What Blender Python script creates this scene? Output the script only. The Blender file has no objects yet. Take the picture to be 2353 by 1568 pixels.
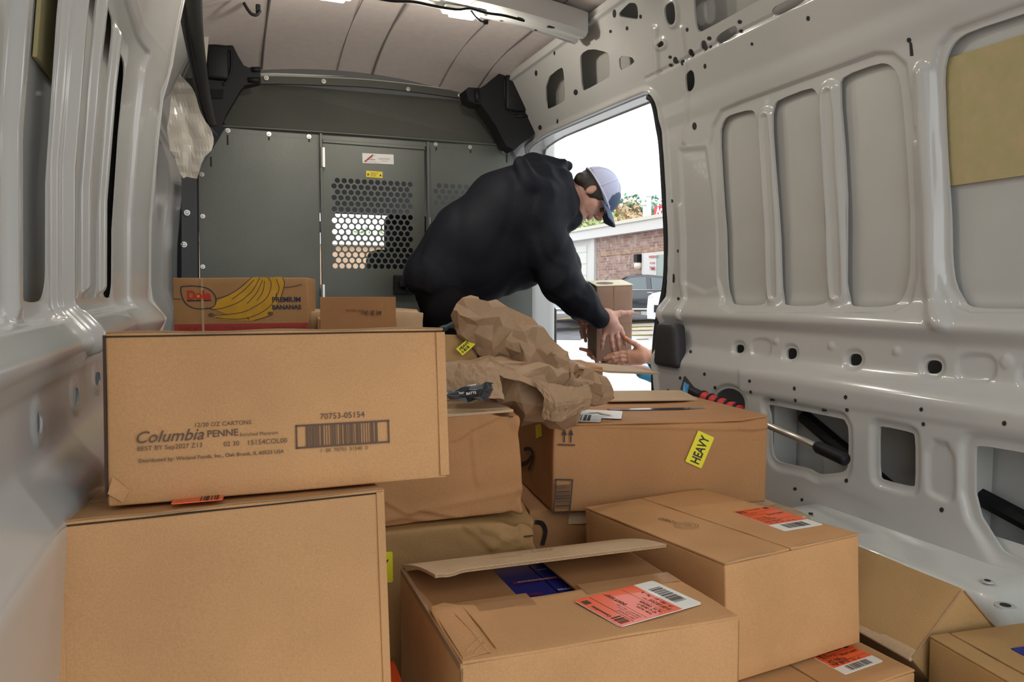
import bpy, bmesh, math, random
import numpy as np
from mathutils import Vector, Matrix, noise as mnoise
random.seed(7); np.random.seed(7)
SC = bpy.context.scene; COL = SC.collection
PI = math.pi
# ------------------------------------------------------------------ camera
F = 1700.0; CX, CY = 1176.5, 784.0
PSI = math.radians(21.7); PIT = math.radians(3.84)
CAM = np.array([0., 0., 1.])
FW = np.array([math.sin(PSI)*math.cos(PIT), math.cos(PSI)*math.cos(PIT), -math.sin(PIT)])
RT = np.array([math.cos(PSI), -math.sin(PSI), 0.]); UP = np.cross(RT, FW)
cd = bpy.data.cameras.new('camera'); cam = bpy.data.objects.new('camera', cd); COL.objects.link(cam)
cam.matrix_world = Matrix(((RT[0], UP[0], -FW[0], 0), (RT[1], UP[1], -FW[1], 0), (RT[2], UP[2], -FW[2], 1.0), (0, 0, 0, 1)))
cd.sensor_width = 36; cd.lens = F*36/2353; cd.clip_start = 0.02; cd.clip_end = 500
SC.camera = cam
# ------------------------------------------------------------------ light and exposure
SC.view_settings.view_transform = 'Standard'; SC.view_settings.look = 'None'
SC.view_settings.gamma = 1; SC.view_settings.use_curve_mapping = False
SC.view_settings.exposure = 0.0
w = bpy.data.worlds.new('overcast_sky'); SC.world = w; w.use_nodes = True
nt = w.node_tree; bg = nt.nodes['Background']
bg.inputs[0].default_value = (0.93, 0.97, 1.0, 1); bg.inputs[1].default_value = 2.3
def area(name, loc, rot, sx, sy, power, col):
    l = bpy.data.lights.new(name, 'AREA'); l.shape = 'RECTANGLE'; l.size = sx; l.size_y = sy; l.energy = power; l.color = col
    o = bpy.data.objects.new(name, l); o.location = loc; o.rotation_euler = rot; COL.objects.link(o); return o

# ------------------------------------------------------------------ helpers
def ray(px, py): return FW + RT*(px-CX)/F - UP*(py-CY)/F
def PY(px, py, y): r = ray(px, py); return CAM + r*(y/r[1])
def PX(px, py, x): r = ray(px, py); return CAM + r*(x/r[0])
def PZ(px, py, z): r = ray(px, py); return CAM + r*((z-1)/r[2])
def PD(px, py, d): return CAM + ray(px, py)*d
def rotm(y, p, r):
    return np.array((Matrix.Rotation(y, 3, 'Z') @ Matrix.Rotation(p, 3, 'X') @ Matrix.Rotation(r, 3, 'Y')))
MATS = {}
def mat(name, col, rough=.5, metal=0., var=.0, vscale=8., bump=0., bscale=60., col2=None, emit=None, coat=0., spec=.5, detail=4., stretch=None, trans=0., alpha=1.):
    if name in MATS: return MATS[name]
    m = bpy.data.materials.new(name); m.use_nodes = True; n = m.node_tree; b = n.nodes['Principled BSDF']
    b.inputs['Base Color'].default_value = (*col, 1); b.inputs['Roughness'].default_value = rough; b.inputs['Metallic'].default_value = metal
    b.inputs['Specular IOR Level'].default_value = spec; b.inputs['Coat Weight'].default_value = coat
    if trans: b.inputs['Transmission Weight'].default_value = trans
    if alpha < 1: b.inputs['Alpha'].default_value = alpha
    tc = n.nodes.new('ShaderNodeTexCoord'); mp = n.nodes.new('ShaderNodeMapping'); n.links.new(tc.outputs['Object'], mp.inputs[0])
    if stretch: mp.inputs['Scale'].default_value = stretch
    if var or col2:
        t = n.nodes.new('ShaderNodeTexNoise'); t.inputs['Scale'].default_value = vscale; t.inputs['Detail'].default_value = detail
        n.links.new(mp.outputs[0], t.inputs['Vector'])
        cr = n.nodes.new('ShaderNodeValToRGB'); n.links.new(t.outputs['Fac'], cr.inputs[0])
        c2 = col2 or tuple(c*(1-var) for c in col); c1 = col if col2 else tuple(min(1, c*(1+var*.5)) for c in col)
        cr.color_ramp.elements[0].position = .35; cr.color_ramp.elements[1].position = .65
        cr.color_ramp.elements[0].color = (*c2, 1); cr.color_ramp.elements[1].color = (*c1, 1)
        n.links.new(cr.outputs[0], b.inputs['Base Color'])
    if bump:
        t2 = n.nodes.new('ShaderNodeTexNoise'); t2.inputs['Scale'].default_value = bscale; t2.inputs['Detail'].default_value = 3
        n.links.new(mp.outputs[0], t2.inputs['Vector'])
        bp = n.nodes.new('ShaderNodeBump'); bp.inputs['Strength'].default_value = bump; bp.inputs['Distance'].default_value = .002
        n.links.new(t2.outputs['Fac'], bp.inputs['Height']); n.links.new(bp.outputs[0], b.inputs['Normal'])
    if emit: b.inputs['Emission Color'].default_value = (*emit[:3], 1); b.inputs['Emission Strength'].default_value = emit[3]
    MATS[name] = m; return m

def cardboard(name, c):
    """kraft board: fine fibre flecks, faint vertical flute lines, soft blotches"""
    if name in MATS: return MATS[name]
    m = mat(name, c, rough=.68, var=.10, vscale=5., bump=.25, bscale=220, spec=.3)
    n = m.node_tree; b = n.nodes['Principled BSDF']; l = b.inputs['Base Color'].links[0]; src = l.from_socket
    tc = [x for x in n.nodes if x.type == 'TEX_COORD'][0]
    t = n.nodes.new('ShaderNodeTexNoise'); t.inputs['Scale'].default_value = 420; t.inputs['Detail'].default_value = 2
    n.links.new(tc.outputs['Object'], t.inputs['Vector'])
    cr = n.nodes.new('ShaderNodeValToRGB'); cr.color_ramp.elements[0].position = .3; cr.color_ramp.elements[1].position = .7
    cr.color_ramp.elements[0].color = (.86, .86, .86, 1); cr.color_ramp.elements[1].color = (1.0, 1.0, 1.0, 1)
    n.links.new(t.outputs['Fac'], cr.inputs[0])
    mx = n.nodes.new('ShaderNodeMix'); mx.data_type = 'RGBA'; mx.blend_type = 'MULTIPLY'; mx.inputs[0].default_value = 1
    n.links.new(src, mx.inputs[6]); n.links.new(cr.outputs[0], mx.inputs[7]); n.links.new(mx.outputs[2], b.inputs['Base Color'])
    return m

KRAFT = cardboard('kraft_board', (.55, .29, .122))
KRAFT_R = cardboard('kraft_board_reddish', (.45, .222, .088))
KRAFT_D = cardboard('kraft_board_olive', (.42, .25, .10))
KRAFT_L = cardboard('kraft_board_pale', (.54, .375, .225))
KRAFT_IN = cardboard('kraft_board_raw_edge', (.36, .22, .11))
PAPER = mat('kraft_paper', (.35, .22, .125), rough=.62, var=.12, vscale=14, bump=.5, bscale=90, spec=.35)
WHITE_P = mat('van_paint', (.51, .505, .48), rough=.17, var=.03, vscale=3, coat=.35, bump=.04, bscale=25)
SKIN_P = mat('outer_skin_paint', (.49, .485, .455), rough=.38, var=.05, vscale=3, coat=.1)
GREY_M = mat('bulkhead_grey', (.118, .124, .106), rough=.42, metal=.35, var=.10, vscale=3, bump=.15, bscale=160)
BLACK_P = mat('black_plastic', (.007, .007, .008), rough=.55, spec=.3, bump=.25, bscale=300)
PAD_P = mat('grey_black_plastic', (.035, .033, .036), rough=.55, bump=.3, bscale=300)
RUBBER = mat('black_rubber', (.012, .012, .013), rough=.7)
STEEL = mat('zinc_bolt', (.62, .60, .55), rough=.3, metal=.9)
HEADL = mat('headliner', (.58, .51, .475), rough=.9, var=.04, vscale=30, bump=.3, bscale=300)
INK = mat('black_ink', (.045, .03, .022), rough=.7)
INKF = mat('faded_ink', (.11, .06, .035), rough=.7)
ORANGE = mat('orange_label', (.86, .105, .02), rough=.35, spec=.5, coat=.2)
WLABEL = mat('white_label', (.78, .77, .72), rough=.35, coat=.2)
YELLOW = mat('yellow_label', (.80, .73, .02), rough=.4, coat=.1)
SKIN = mat('skin', (.52, .27, .20), rough=.5, var=.12, vscale=40, bump=.2, bscale=200)
SKIN2 = mat('tanned_skin', (.44, .20, .115), rough=.45, var=.12, vscale=40, bump=.2, bscale=200)

def apply_props(o, label=None, cat=None, group=None, kind=None):
    if label: o['label'] = label
    if cat: o['category'] = cat
    if group: o['group'] = group
    if kind: o['kind'] = kind
    return o
def mesh_from(name, V, FA, m, smooth=False):
    me = bpy.data.meshes.new(name)
    V = np.asarray(V, float)
    me.from_pydata([tuple(v) for v in V], [], [tuple(int(i) for i in f) for f in FA])
    mm = m if isinstance(m, (list, tuple)) else [m]
    for x in mm: me.materials.append(x)
    if smooth:
        me.polygons.foreach_set('use_smooth', np.ones(len(me.polygons), bool))
    me.update(); return me
def quads_mesh(name, V, Q, m, smooth=True):
    """fast path for big quad grids"""
    V = np.ascontiguousarray(V, np.float32); Q = np.ascontiguousarray(Q, np.int32)
    me = bpy.data.meshes.new(name); me.vertices.add(len(V)); me.vertices.foreach_set('co', V.ravel())
    me.loops.add(Q.size); me.loops.foreach_set('vertex_index', Q.ravel())
    k = Q.shape[1]; me.polygons.add(len(Q)); me.polygons.foreach_set('loop_start', np.arange(0, Q.size, k, dtype=np.int32))
    me.polygons.foreach_set('loop_total', np.full(len(Q), k, np.int32))
    me.polygons.foreach_set('use_smooth', np.full(len(Q), smooth, bool))
    me.materials.append(m); me.update(calc_edges=True); me.validate(); return me
def link(name, me, parent=None, **kw):
    o = bpy.data.objects.new(name, me); COL.objects.link(o)
    if parent: o.parent = parent
    apply_props(o, **kw); return o
def auto_smooth(o, ang=35):
    me = o.data; bm = bmesh.new(); bm.from_mesh(me)
    for f in bm.faces: f.smooth = True
    for e in bm.edges:
        if len(e.link_faces) == 2 and e.calc_face_angle(0) > math.radians(ang): e.smooth = False
    bm.to_mesh(me); bm.free(); return o
def empty(name, loc, label, cat, M=None, group=None):
    o = bpy.data.objects.new(name, None); COL.objects.link(o); o.empty_display_size = .05
    mw = Matrix.Identity(4)
    if M is not None: mw = Matrix([list(r) for r in M]).to_4x4()
    mw.translation = Vector([float(c) for c in loc]); o.matrix_world = mw
    o['_M'] = [float(x) for x in np.array(mw).ravel()]
    apply_props(o, label, cat, group); return o
def RM(root): return np.array(root['_M']).reshape(4, 4)
def tolocal(root, P):
    M = RM(root); P = np.atleast_2d(P); return (P-M[:3, 3]) @ M[:3, :3]
class MB:
    def __init__(s): s.V = []; s.F = []
    def add(s, V, FA):
        b = len(s.V); s.V += [tuple(float(c) for c in v) for v in V]; s.F += [tuple(int(i)+b for i in f) for f in FA]; return s
    def box(s, lo, hi, r=0, n=1):
        V, FA = rbox(np.array(hi)-np.array(lo), r, n); return s.add(V+(np.array(lo)+np.array(hi))/2, FA)
    def tube(s, pts, rad, seg=10, cap=True, flat=1.0):
        V, FA = tube(pts, rad, seg, cap, flat); return s.add(V, FA)
    def prism(s, poly, a, n0, n1, o=(0, 0, 0)):
        """extrude a polygon given by 3D points along vector a"""
        P = np.array(poly, float); k = len(P); V = np.vstack([P, P+np.array(a)])
        FA = [tuple(range(k))[::-1], tuple(range(k, 2*k))]+[(i, (i+1) % k, (i+1) % k+k, i+k) for i in range(k)]
        return s.add(V, FA)
    def build(s, name, m, parent=None, world=False, smooth=False, ang=None, **kw):
        V = np.array(s.V)
        if world and parent is not None: V = tolocal(parent, V)
        o = link(name, mesh_from(name, V, s.F, m, smooth), parent, **kw)
        if ang: auto_smooth(o, ang)
        return o
def rbox(size, r=0., n=1):
    """rounded box centred on the origin; n subdivisions per side"""
    w, d, h = np.array(size, float)/2
    if r <= 0:
        V = [(sx*w, sy*d, sz*h) for sz in (-1, 1) for sy in (-1, 1) for sx in (-1, 1)]
        FA = [(0, 2, 3, 1), (4, 5, 7, 6), (0, 1, 5, 4), (2, 6, 7, 3), (0, 4, 6, 2), (1, 3, 7, 5)]
        return np.array(V), FA
    r = min(r, w*.95, d*.95, h*.95)
    def ax(a):
        return np.unique(np.round(np.concatenate([[-a, -a+.35*r, -a+r], np.linspace(-a+r, a-r, n+1), [a-r, a-.35*r, a]]), 7))
    A = [ax(w), ax(d), ax(h)]; idx = {}; V = []; FA = []
    def vid(p):
        k = tuple(round(c, 6) for c in p)
        if k not in idx: idx[k] = len(V); V.append(p)
        return idx[k]
    for axis in range(3):
        u, v = [(1, 2), (2, 0), (0, 1)][axis]
        for sgn in (-1, 1):
            for i in range(len(A[u])-1):
                for j in range(len(A[v])-1):
                    q = []
                    for a, b in ((i, j), (i+1, j), (i+1, j+1), (i, j+1)):
                        p = [0, 0, 0]; p[axis] = sgn*[w, d, h][axis]; p[u] = A[u][a]; p[v] = A[v][b]; q.append(vid(tuple(p)))
                    FA.append(tuple(q if sgn > 0 else q[::-1]))
    V = np.array(V); inner = np.clip(V, [-w+r, -d+r, -h+r], [w-r, d-r, h-r]); dd = V-inner; L = np.linalg.norm(dd, axis=1, keepdims=True); L[L == 0] = 1
    return inner+dd/L*r, FA
def tube(pts, rad, seg=10, cap=True, flat=1.0):
    P = np.array(pts, float); n = len(P); R = np.full(n, rad, float) if np.isscalar(rad) else np.array(rad, float)
    T = np.gradient(P, axis=0); T /= np.linalg.norm(T, axis=1, keepdims=True)+1e-12
    up = np.array([0, 0, 1.]) if abs(T[0][2]) < .9 else np.array([1., 0, 0]); V = []
    u = np.cross(T[0], up); u /= np.linalg.norm(u)
    for i in range(n):
        u = u-T[i]*(u@T[i]); u /= np.linalg.norm(u); v = np.cross(T[i], u)
        for k in range(seg):
            a = 2*PI*k/seg; V.append(P[i]+R[i]*(math.cos(a)*u+math.sin(a)*v*flat))
    FA = [(i*seg+k, i*seg+(k+1) % seg, (i+1)*seg+(k+1) % seg, (i+1)*seg+k) for i in range(n-1) for k in range(seg)]
    if cap: FA += [tuple(range(seg))[::-1], tuple(range((n-1)*seg, n*seg))]
    return np.array(V), FA
def disc(c, n, r, h, seg=14, dome=0.):
    """short cylinder from c along n"""
    n = np.array(n, float); n /= np.linalg.norm(n); pts = [np.array(c), np.array(c)+n*h*.7, np.array(c)+n*h]; return tube(pts, [r, r, r*(1-dome)], seg)
def spline(pts, n=8, closed=False):
    P = np.array(pts, float); out = []; k = len(P)
    for i in range(k if closed else k-1):
        p = [P[(i-1) % k] if closed or i > 0 else P[i], P[i], P[(i+1) % k], P[(i+2) % k] if closed or i+2 < k else P[i+1]]
        for t in np.arange(n)/n:
            out.append(.5*(2*p[1]+(-p[0]+p[2])*t+(2*p[0]-5*p[1]+4*p[2]-p[3])*t*t+(-p[0]+3*p[1]-3*p[2]+p[3])*t**3))
    if not closed: out.append(P[-1])
    return np.array(out)
def chaikin(P, it=2):
    P = np.array(P, float)
    for _ in range(it):
        Q = np.roll(P, -1, 0); P = np.stack([.75*P+.25*Q, .25*P+.75*Q], 1).reshape(-1, P.shape[1])
    return P
def eval_mesh(o):
    dg = bpy.context.evaluated_depsgraph_get(); return bpy.data.meshes.new_from_object(o.evaluated_get(dg))
def plate(outer, holes, thick):
    """flat plate with holes: 2D outline and hole polygons -> V (x,y,z in +-thick/2), F"""
    c = bpy.data.curves.new('tmp', 'CURVE'); c.dimensions = '2D'; c.fill_mode = 'BOTH'; c.extrude = thick/2
    for P in [outer]+list(holes):
        s = c.splines.new('POLY'); s.points.add(len(P)-1); s.use_cyclic_u = True
        for i, p in enumerate(P): s.points[i].co = (p[0], p[1], 0, 1)
    o = bpy.data.objects.new('tmp', c); COL.objects.link(o); me = eval_mesh(o)
    V = np.array([v.co[:] for v in me.vertices]); FA = [tuple(p.vertices) for p in me.polygons]
    bpy.data.objects.remove(o); bpy.data.curves.remove(c); bpy.data.meshes.remove(me); return V, FA
_tc = {}
def text_vf(s, shear=0., bold=0.):
    k = (s, shear, bold)
    if k in _tc: return _tc[k]
    c = bpy.data.curves.new('t', 'FONT'); c.body = s; c.size = 1; c.shear = shear; c.offset = bold; c.resolution_u = 3
    o = bpy.data.objects.new('t', c); COL.objects.link(o); me = eval_mesh(o)
    V = np.array([v.co[:2] for v in me.vertices]).reshape(-1, 2); FA = [tuple(p.vertices) for p in me.polygons]
    bpy.data.objects.remove(o); bpy.data.curves.remove(c); bpy.data.meshes.remove(me)
    if len(V): V = V-[V[:, 0].min(), 0]
    _tc[k] = (V, FA); return V, FA
class Frame:
    """a drawing frame on a flat face, in its owner's local metres"""
    def __init__(s, o, ux, uy):
        s.o = np.array(o, float); s.ux = np.array(ux, float)/np.linalg.norm(ux); uy = np.array(uy, float)
        uy = uy-s.ux*(uy@s.ux); s.uy = uy/np.linalg.norm(uy); s.n = np.cross(s.ux, s.uy)
    def p(s, u, v, h=0.): return s.o+s.ux*u+s.uy*v+s.n*h
    def quad(s, mb, u0, v0, u1, v1, h): mb.add([s.p(u0, v0, h), s.p(u1, v0, h), s.p(u1, v1, h), s.p(u0, v1, h)], [(0, 1, 2, 3)])
    def slab(s, mb, u0, v0, u1, v1, h, t=.0003):
        a = [(u0, v0), (u1, v0), (u1, v1), (u0, v1)]; V = [s.p(u, v, h) for u, v in a]+[s.p(u, v, h+t) for u, v in a]
        mb.add(V, [(4, 5, 6, 7), (0, 1, 5, 4), (1, 2, 6, 5), (2, 3, 7, 6), (3, 0, 4, 7)])
    def poly(s, mb, pts, h):
        mb.add([s.p(u, v, h) for u, v in pts], [tuple(range(len(pts)))])
    def line(s, mb, pts, wd, h):
        pts = np.array(pts, float)
        for a, b in zip(pts[:-1], pts[1:]):
            d = b-a; L = np.linalg.norm(d)
            if L < 1e-9: continue
            d /= L; nn = np.array([-d[1], d[0]])*wd/2; a = a-d*wd*.3; b = b+d*wd*.3
            s.poly(mb, [a-nn, b-nn, b+nn, a+nn], h)
    def text(s, mb, t, u, v, width=None, size=None, h=.001, shear=0., bold=0., ang=0., hs=1.0):
        V, FA = text_vf(t, shear, bold)
        if not len(V): return
        k = (width/V[:, 0].max()) if width else size
        c, sn = math.cos(ang), math.sin(ang); X = V[:, 0]*k; Y = V[:, 1]*k*hs
        mb.add([s.p(u+x*c-y*sn, v+x*sn+y*c, h) for x, y in zip(X, Y)], FA)
    def barcode(s, mb, u0, v0, u1, v1, n, h, vert=True, seed=1):
        rr = random.Random(seed); x = 0.; bars = []
        while x < n:
            b = rr.choice([1, 1, 2, 3]); bars.append((x, x+b)); x += b+rr.choice([1, 1, 2])
        for a, b in bars:
            if vert: s.quad(mb, u0+(u1-u0)*a/x, v0, u0+(u1-u0)*b/x, v1, h)
            else: s.quad(mb, u0, v0+(v1-v0)*a/x, u1, v0+(v1-v0)*b/x, h)
    def ring(s, mb, u, v, r0, r1, h, seg=28, a0=0, a1=2*PI):
        V = []; 
        for i in range(seg+1):
            a = a0+(a1-a0)*i/seg; V += [s.p(u+r0*math.cos(a), v+r0*math.sin(a), h), s.p(u+r1*math.cos(a), v+r1*math.sin(a), h)]
        mb.add(V, [(2*i, 2*i+1, 2*i+3, 2*i+2) for i in range(seg)])
def hit_face(root, axis, val, px, py):
    """where the ray of photo point (px,py) meets the plane local[axis]=val of a thing"""
    M = RM(root); o = (CAM-M[:3, 3]) @ M[:3, :3]; d = ray(px, py) @ M[:3, :3]; t = (val-o[axis])/d[axis]; return o+d*t
def face_frame(root, axis, val, bl, br, tl):
    a, b, c = [hit_face(root, axis, val, *q) for q in (bl, br, tl)]
    fr = Frame(a, b-a, c-a); return fr, float(np.linalg.norm(b-a)), float((c-a) @ fr.uy)

# ------------------------------------------------------------------ implicit surfaces (bodies, crumpled paper)
def surface_nets(f, o, h):
    s = f < 0; nx, ny, nz = f.shape
    c = np.zeros((nx-1, ny-1, nz-1), np.int16)
    for i in (0, 1):
        for j in (0, 1):
            for k in (0, 1): c += s[i:nx-1+i, j:ny-1+j, k:nz-1+k]
    cells = np.argwhere((c > 0) & (c < 8)); idx = -np.ones(c.shape, np.int64); idx[tuple(cells.T)] = np.arange(len(cells))
    acc = np.zeros((len(cells), 3)); cnt = np.zeros(len(cells)); cor = [(i, j, k) for i in (0, 1) for j in (0, 1) for k in (0, 1)]
    for a in cor:
        for b in cor:
            if a < b and sum(abs(x-y) for x, y in zip(a, b)) == 1:
                fa = f[cells[:, 0]+a[0], cells[:, 1]+a[1], cells[:, 2]+a[2]]; fb = f[cells[:, 0]+b[0], cells[:, 1]+b[1], cells[:, 2]+b[2]]
                m = (fa < 0) != (fb < 0); t = np.where(m, fa/np.where(fa-fb == 0, 1, fa-fb), 0)
                p = np.array(a)+t[:, None]*(np.array(b)-np.array(a)); acc += p*m[:, None]; cnt += m
    V = (cells+acc/cnt[:, None])*h+o; Q = []
    for ax in range(3):
        u, v = [(1, 2), (2, 0), (0, 1)][ax]
        sl0 = [slice(1, -1)]*3; sl1 = [slice(1, -1)]*3; sl0[ax] = slice(0, -1); sl1[ax] = slice(1, None)
        A = s[tuple(sl0)]; B = s[tuple(sl1)]
        e = np.argwhere(A != B); base = e+1; base[:, ax] -= 1
        eu = np.eye(3, dtype=int)[u]; ev = np.eye(3, dtype=int)[v]
        q = np.stack([idx[tuple((base-eu-ev).T)], idx[tuple((base-ev).T)], idx[tuple(base.T)], idx[tuple((base-eu).T)]], 1)
        flip = ~A[tuple(e.T)]; q[flip] = q[flip][:, ::-1]; Q.append(q)
    return V, np.vstack(Q)
class Blob:
    """smooth union of tapered capsules and ellipsoids, meshed on a grid"""
    def __init__(s, h): s.h = h; s.items = []
    def cap(s, a, b, ra, rb, k=None): s.items.append(('c', np.array(a, float), np.array(b, float), ra, rb, k)); return s
    def chain(s, pts, rads, k=None):
        for i in range(len(pts)-1): s.cap(pts[i], pts[i+1], rads[i], rads[i+1], k)
        return s
    def ell(s, c, r, M=None, k=None): s.items.append(('e', np.array(c, float), np.array(r, float), np.eye(3) if M is None else np.array(M), 0, k)); return s
    def mesh(s, k=.03, disp=None, cut=None):
        lo = np.min([np.minimum(i[1], i[2])-max(i[3], i[4]) if i[0] == 'c' else i[1]-i[2].max() for i in s.items], 0)-.03
        hi = np.max([np.maximum(i[1], i[2])+max(i[3], i[4]) if i[0] == 'c' else i[1]+i[2].max() for i in s.items], 0)+.03
        n = np.ceil((hi-lo)/s.h).astype(int)+2
        G = np.stack(np.meshgrid(*[lo[i]+np.arange(n[i])*s.h for i in range(3)], indexing='ij'), -1)
        f = np.full(n, 1.0)
        for it in s.items:
            kk = it[5] or k
            if it[0] == 'c':
                _, a, b, ra, rb, _ = it; mlo = np.minimum(a, b)-max(ra, rb)-kk*1.5-s.h*2; mhi = np.maximum(a, b)+max(ra, rb)+kk*1.5+s.h*2
            else:
                _, c, r, M, _, _ = it; mlo = c-r.max()-kk*1.5-s.h*2; mhi = c+r.max()+kk*1.5+s.h*2
            i0 = np.clip(np.floor((mlo-lo)/s.h).astype(int), 0, n-1); i1 = np.clip(np.ceil((mhi-lo)/s.h).astype(int)+1, 1, n)
            sl = tuple(slice(i0[q], i1[q]) for q in range(3)); P = G[sl]
            if it[0] == 'c':
                ab = b-a; t = np.clip(((P-a) @ ab)/(ab @ ab+1e-12), 0, 1); d = np.linalg.norm(P-a-t[..., None]*ab, axis=-1)-(ra+(rb-ra)*t)
            else:
                q = (P-c) @ M; k0 = np.linalg.norm(q/r, axis=-1); k1 = np.linalg.norm(q/r**2, axis=-1)+1e-9; d = k0*(k0-1)/k1
            g = f[sl]; hh = np.clip(.5+.5*(g-d)/kk, 0, 1); f[sl] = g*(1-hh)+d*hh-kk*hh*(1-hh)
        if cut is not None: f = np.maximum(f, cut(G))
        if disp is not None:
            m = np.abs(f) < .08; P = G[m]; f[m] += disp(P)
        f[0] = f[-1] = 1; f[:, 0] = f[:, -1] = 1; f[:, :, 0] = f[:, :, -1] = 1
        return surface_nets(f, lo, s.h)
def wav(P, fr, seed=0, oct=3):
    """cheap smooth pseudo-noise from rotated sines, about -1..1"""
    rs = np.random.RandomState(seed); out = np.zeros(P.shape[:-1]); amp = 1
    for o in range(oct):
        for _ in range(4):
            d = rs.normal(size=3); d /= np.linalg.norm(d); out += amp*.4*np.sin(P @ d*fr*(1.7**o)*2*PI+rs.rand()*6.28+1.3*np.sin(P @ np.roll(d, 1)*fr*2*PI))
        amp *= .5
    return out/1.6
# ================================================================== VAN SHELL
# cross-section of the right side wall (X as a function of height); the left wall mirrors it
PROF = np.array([(1.57, 0), (1.57, .44), (1.557, .66), (1.552, .742), (1.598, .80), (1.602, .875), (1.580, .915), (1.588, .93), (1.626, .975), (1.618, 1.2), (1.592, 1.45), (1.572, 1.60), (1.556, 1.64), (1.547, 1.68), (1.492, 1.79), (1.345, 2.06)])
_s = np.concatenate([[0], np.cumsum(np.linalg.norm(np.diff(PROF, axis=0), axis=1))])
SF = np.arange(0, _s[-1], .002); PXZ = np.stack([np.interp(SF, _s, PROF[:, 0]), np.interp(SF, _s, PROF[:, 1])], 1)
_k = np.exp(-.5*(np.arange(-12, 13)/4.)**2); _k /= _k.sum()
_pad = np.pad(PXZ, ((12, 12), (0, 0)), mode='reflect', reflect_type='odd')
PXZ = np.stack([np.convolve(_pad[:, i], _k, 'valid') for i in (0, 1)], 1)
TAN = np.gradient(PXZ, axis=0); TAN /= np.linalg.norm(TAN, axis=1, keepdims=True)
SMAX = SF[-1]; MIR = 1.39                     # mirror: X_left = MIR - X_right
def px_of_z(z): return np.interp(z, PXZ[:, 1], PXZ[:, 0])
def loff(z): return .115*np.clip((np.asarray(z, float)-1.68)/.36, 0, 1.2)
def lbul(y): return .045*sm((np.asarray(y, float)-2.10)/.38)
def sm(x): x = np.clip(x, 0, 1); return x*x*(3-2*x)
def wall_s(px, py, left=False):
    """photo point -> (Y, s) on the wall surface"""
    r = ray(px, py); t = np.linspace(.2, 9, 9000); X = r[0]*t; Z = 1+r[2]*t
    W = px_of_z(Z); g = (MIR-W-loff(Z)+lbul(r[1]*t))-X if left else X-W
    i = np.argmax(g > 0)
    if g[i] <= 0: i = len(t)-1
    a = g[i-1]/(g[i-1]-g[i]) if i > 0 else 0; tt = t[i-1]+a*(t[i]-t[i-1])
    z = 1+r[2]*tt; return np.array([r[1]*tt, np.interp(z, PXZ[:, 1], SF)])
def skin_x(z):
    z = np.asarray(z, float); base = px_of_z(np.clip(z, .9, 2.06)); k = sm((z-.90)/.07)*(1-sm((z-1.63)/.08)); return (1-k)*np.where(z < 1.2, 1.70, base+.085)+k*(base+.030)
def PWs(pts, left=False): return np.array([wall_s(x, y, left) for x, y in pts])
def s_of_z(z): return float(np.interp(z, PXZ[:, 1], SF))
def sdf2(P, poly):
    """signed distance (negative inside) and nearest point on polygon"""
    best = np.full(len(P), 1e9); near = np.zeros_like(P); ins = np.zeros(len(P), bool); k = len(poly)
    for i in range(k):
        a = poly[i]; b = poly[(i+1) % k]; ab = b-a; t = np.clip(((P-a) @ ab)/(ab @ ab+1e-15), 0, 1); q = a+t[:, None]*ab
        d = np.linalg.norm(P-q, axis=1); m = d < best; best[m] = d[m]; near[m] = q[m]
        c = (a[1] > P[:, 1]) != (b[1] > P[:, 1])
        with np.errstate(divide='ignore', invalid='ignore'): xx = a[0]+(P[:, 1]-a[1])/(b[1]-a[1])*(b[0]-a[0])
        ins ^= c & (P[:, 0] < xx)
    return np.where(ins, -best, best), near
def sm(x): x = np.clip(x, 0, 1); return x*x*(3-2*x)
def wall_pt(Y, S, D, left):
    x = np.interp(S, SF, PXZ[:, 0]); z = np.interp(S, SF, PXZ[:, 1]); tx = np.interp(S, SF, TAN[:, 0]); tz = np.interp(S, SF, TAN[:, 1])
    X = x+tz*D; Z = z-tx*D
    if left: X = MIR-X-loff(Z)+lbul(Y)
    return np.stack([X, Y+0*X, Z], -1)
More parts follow.
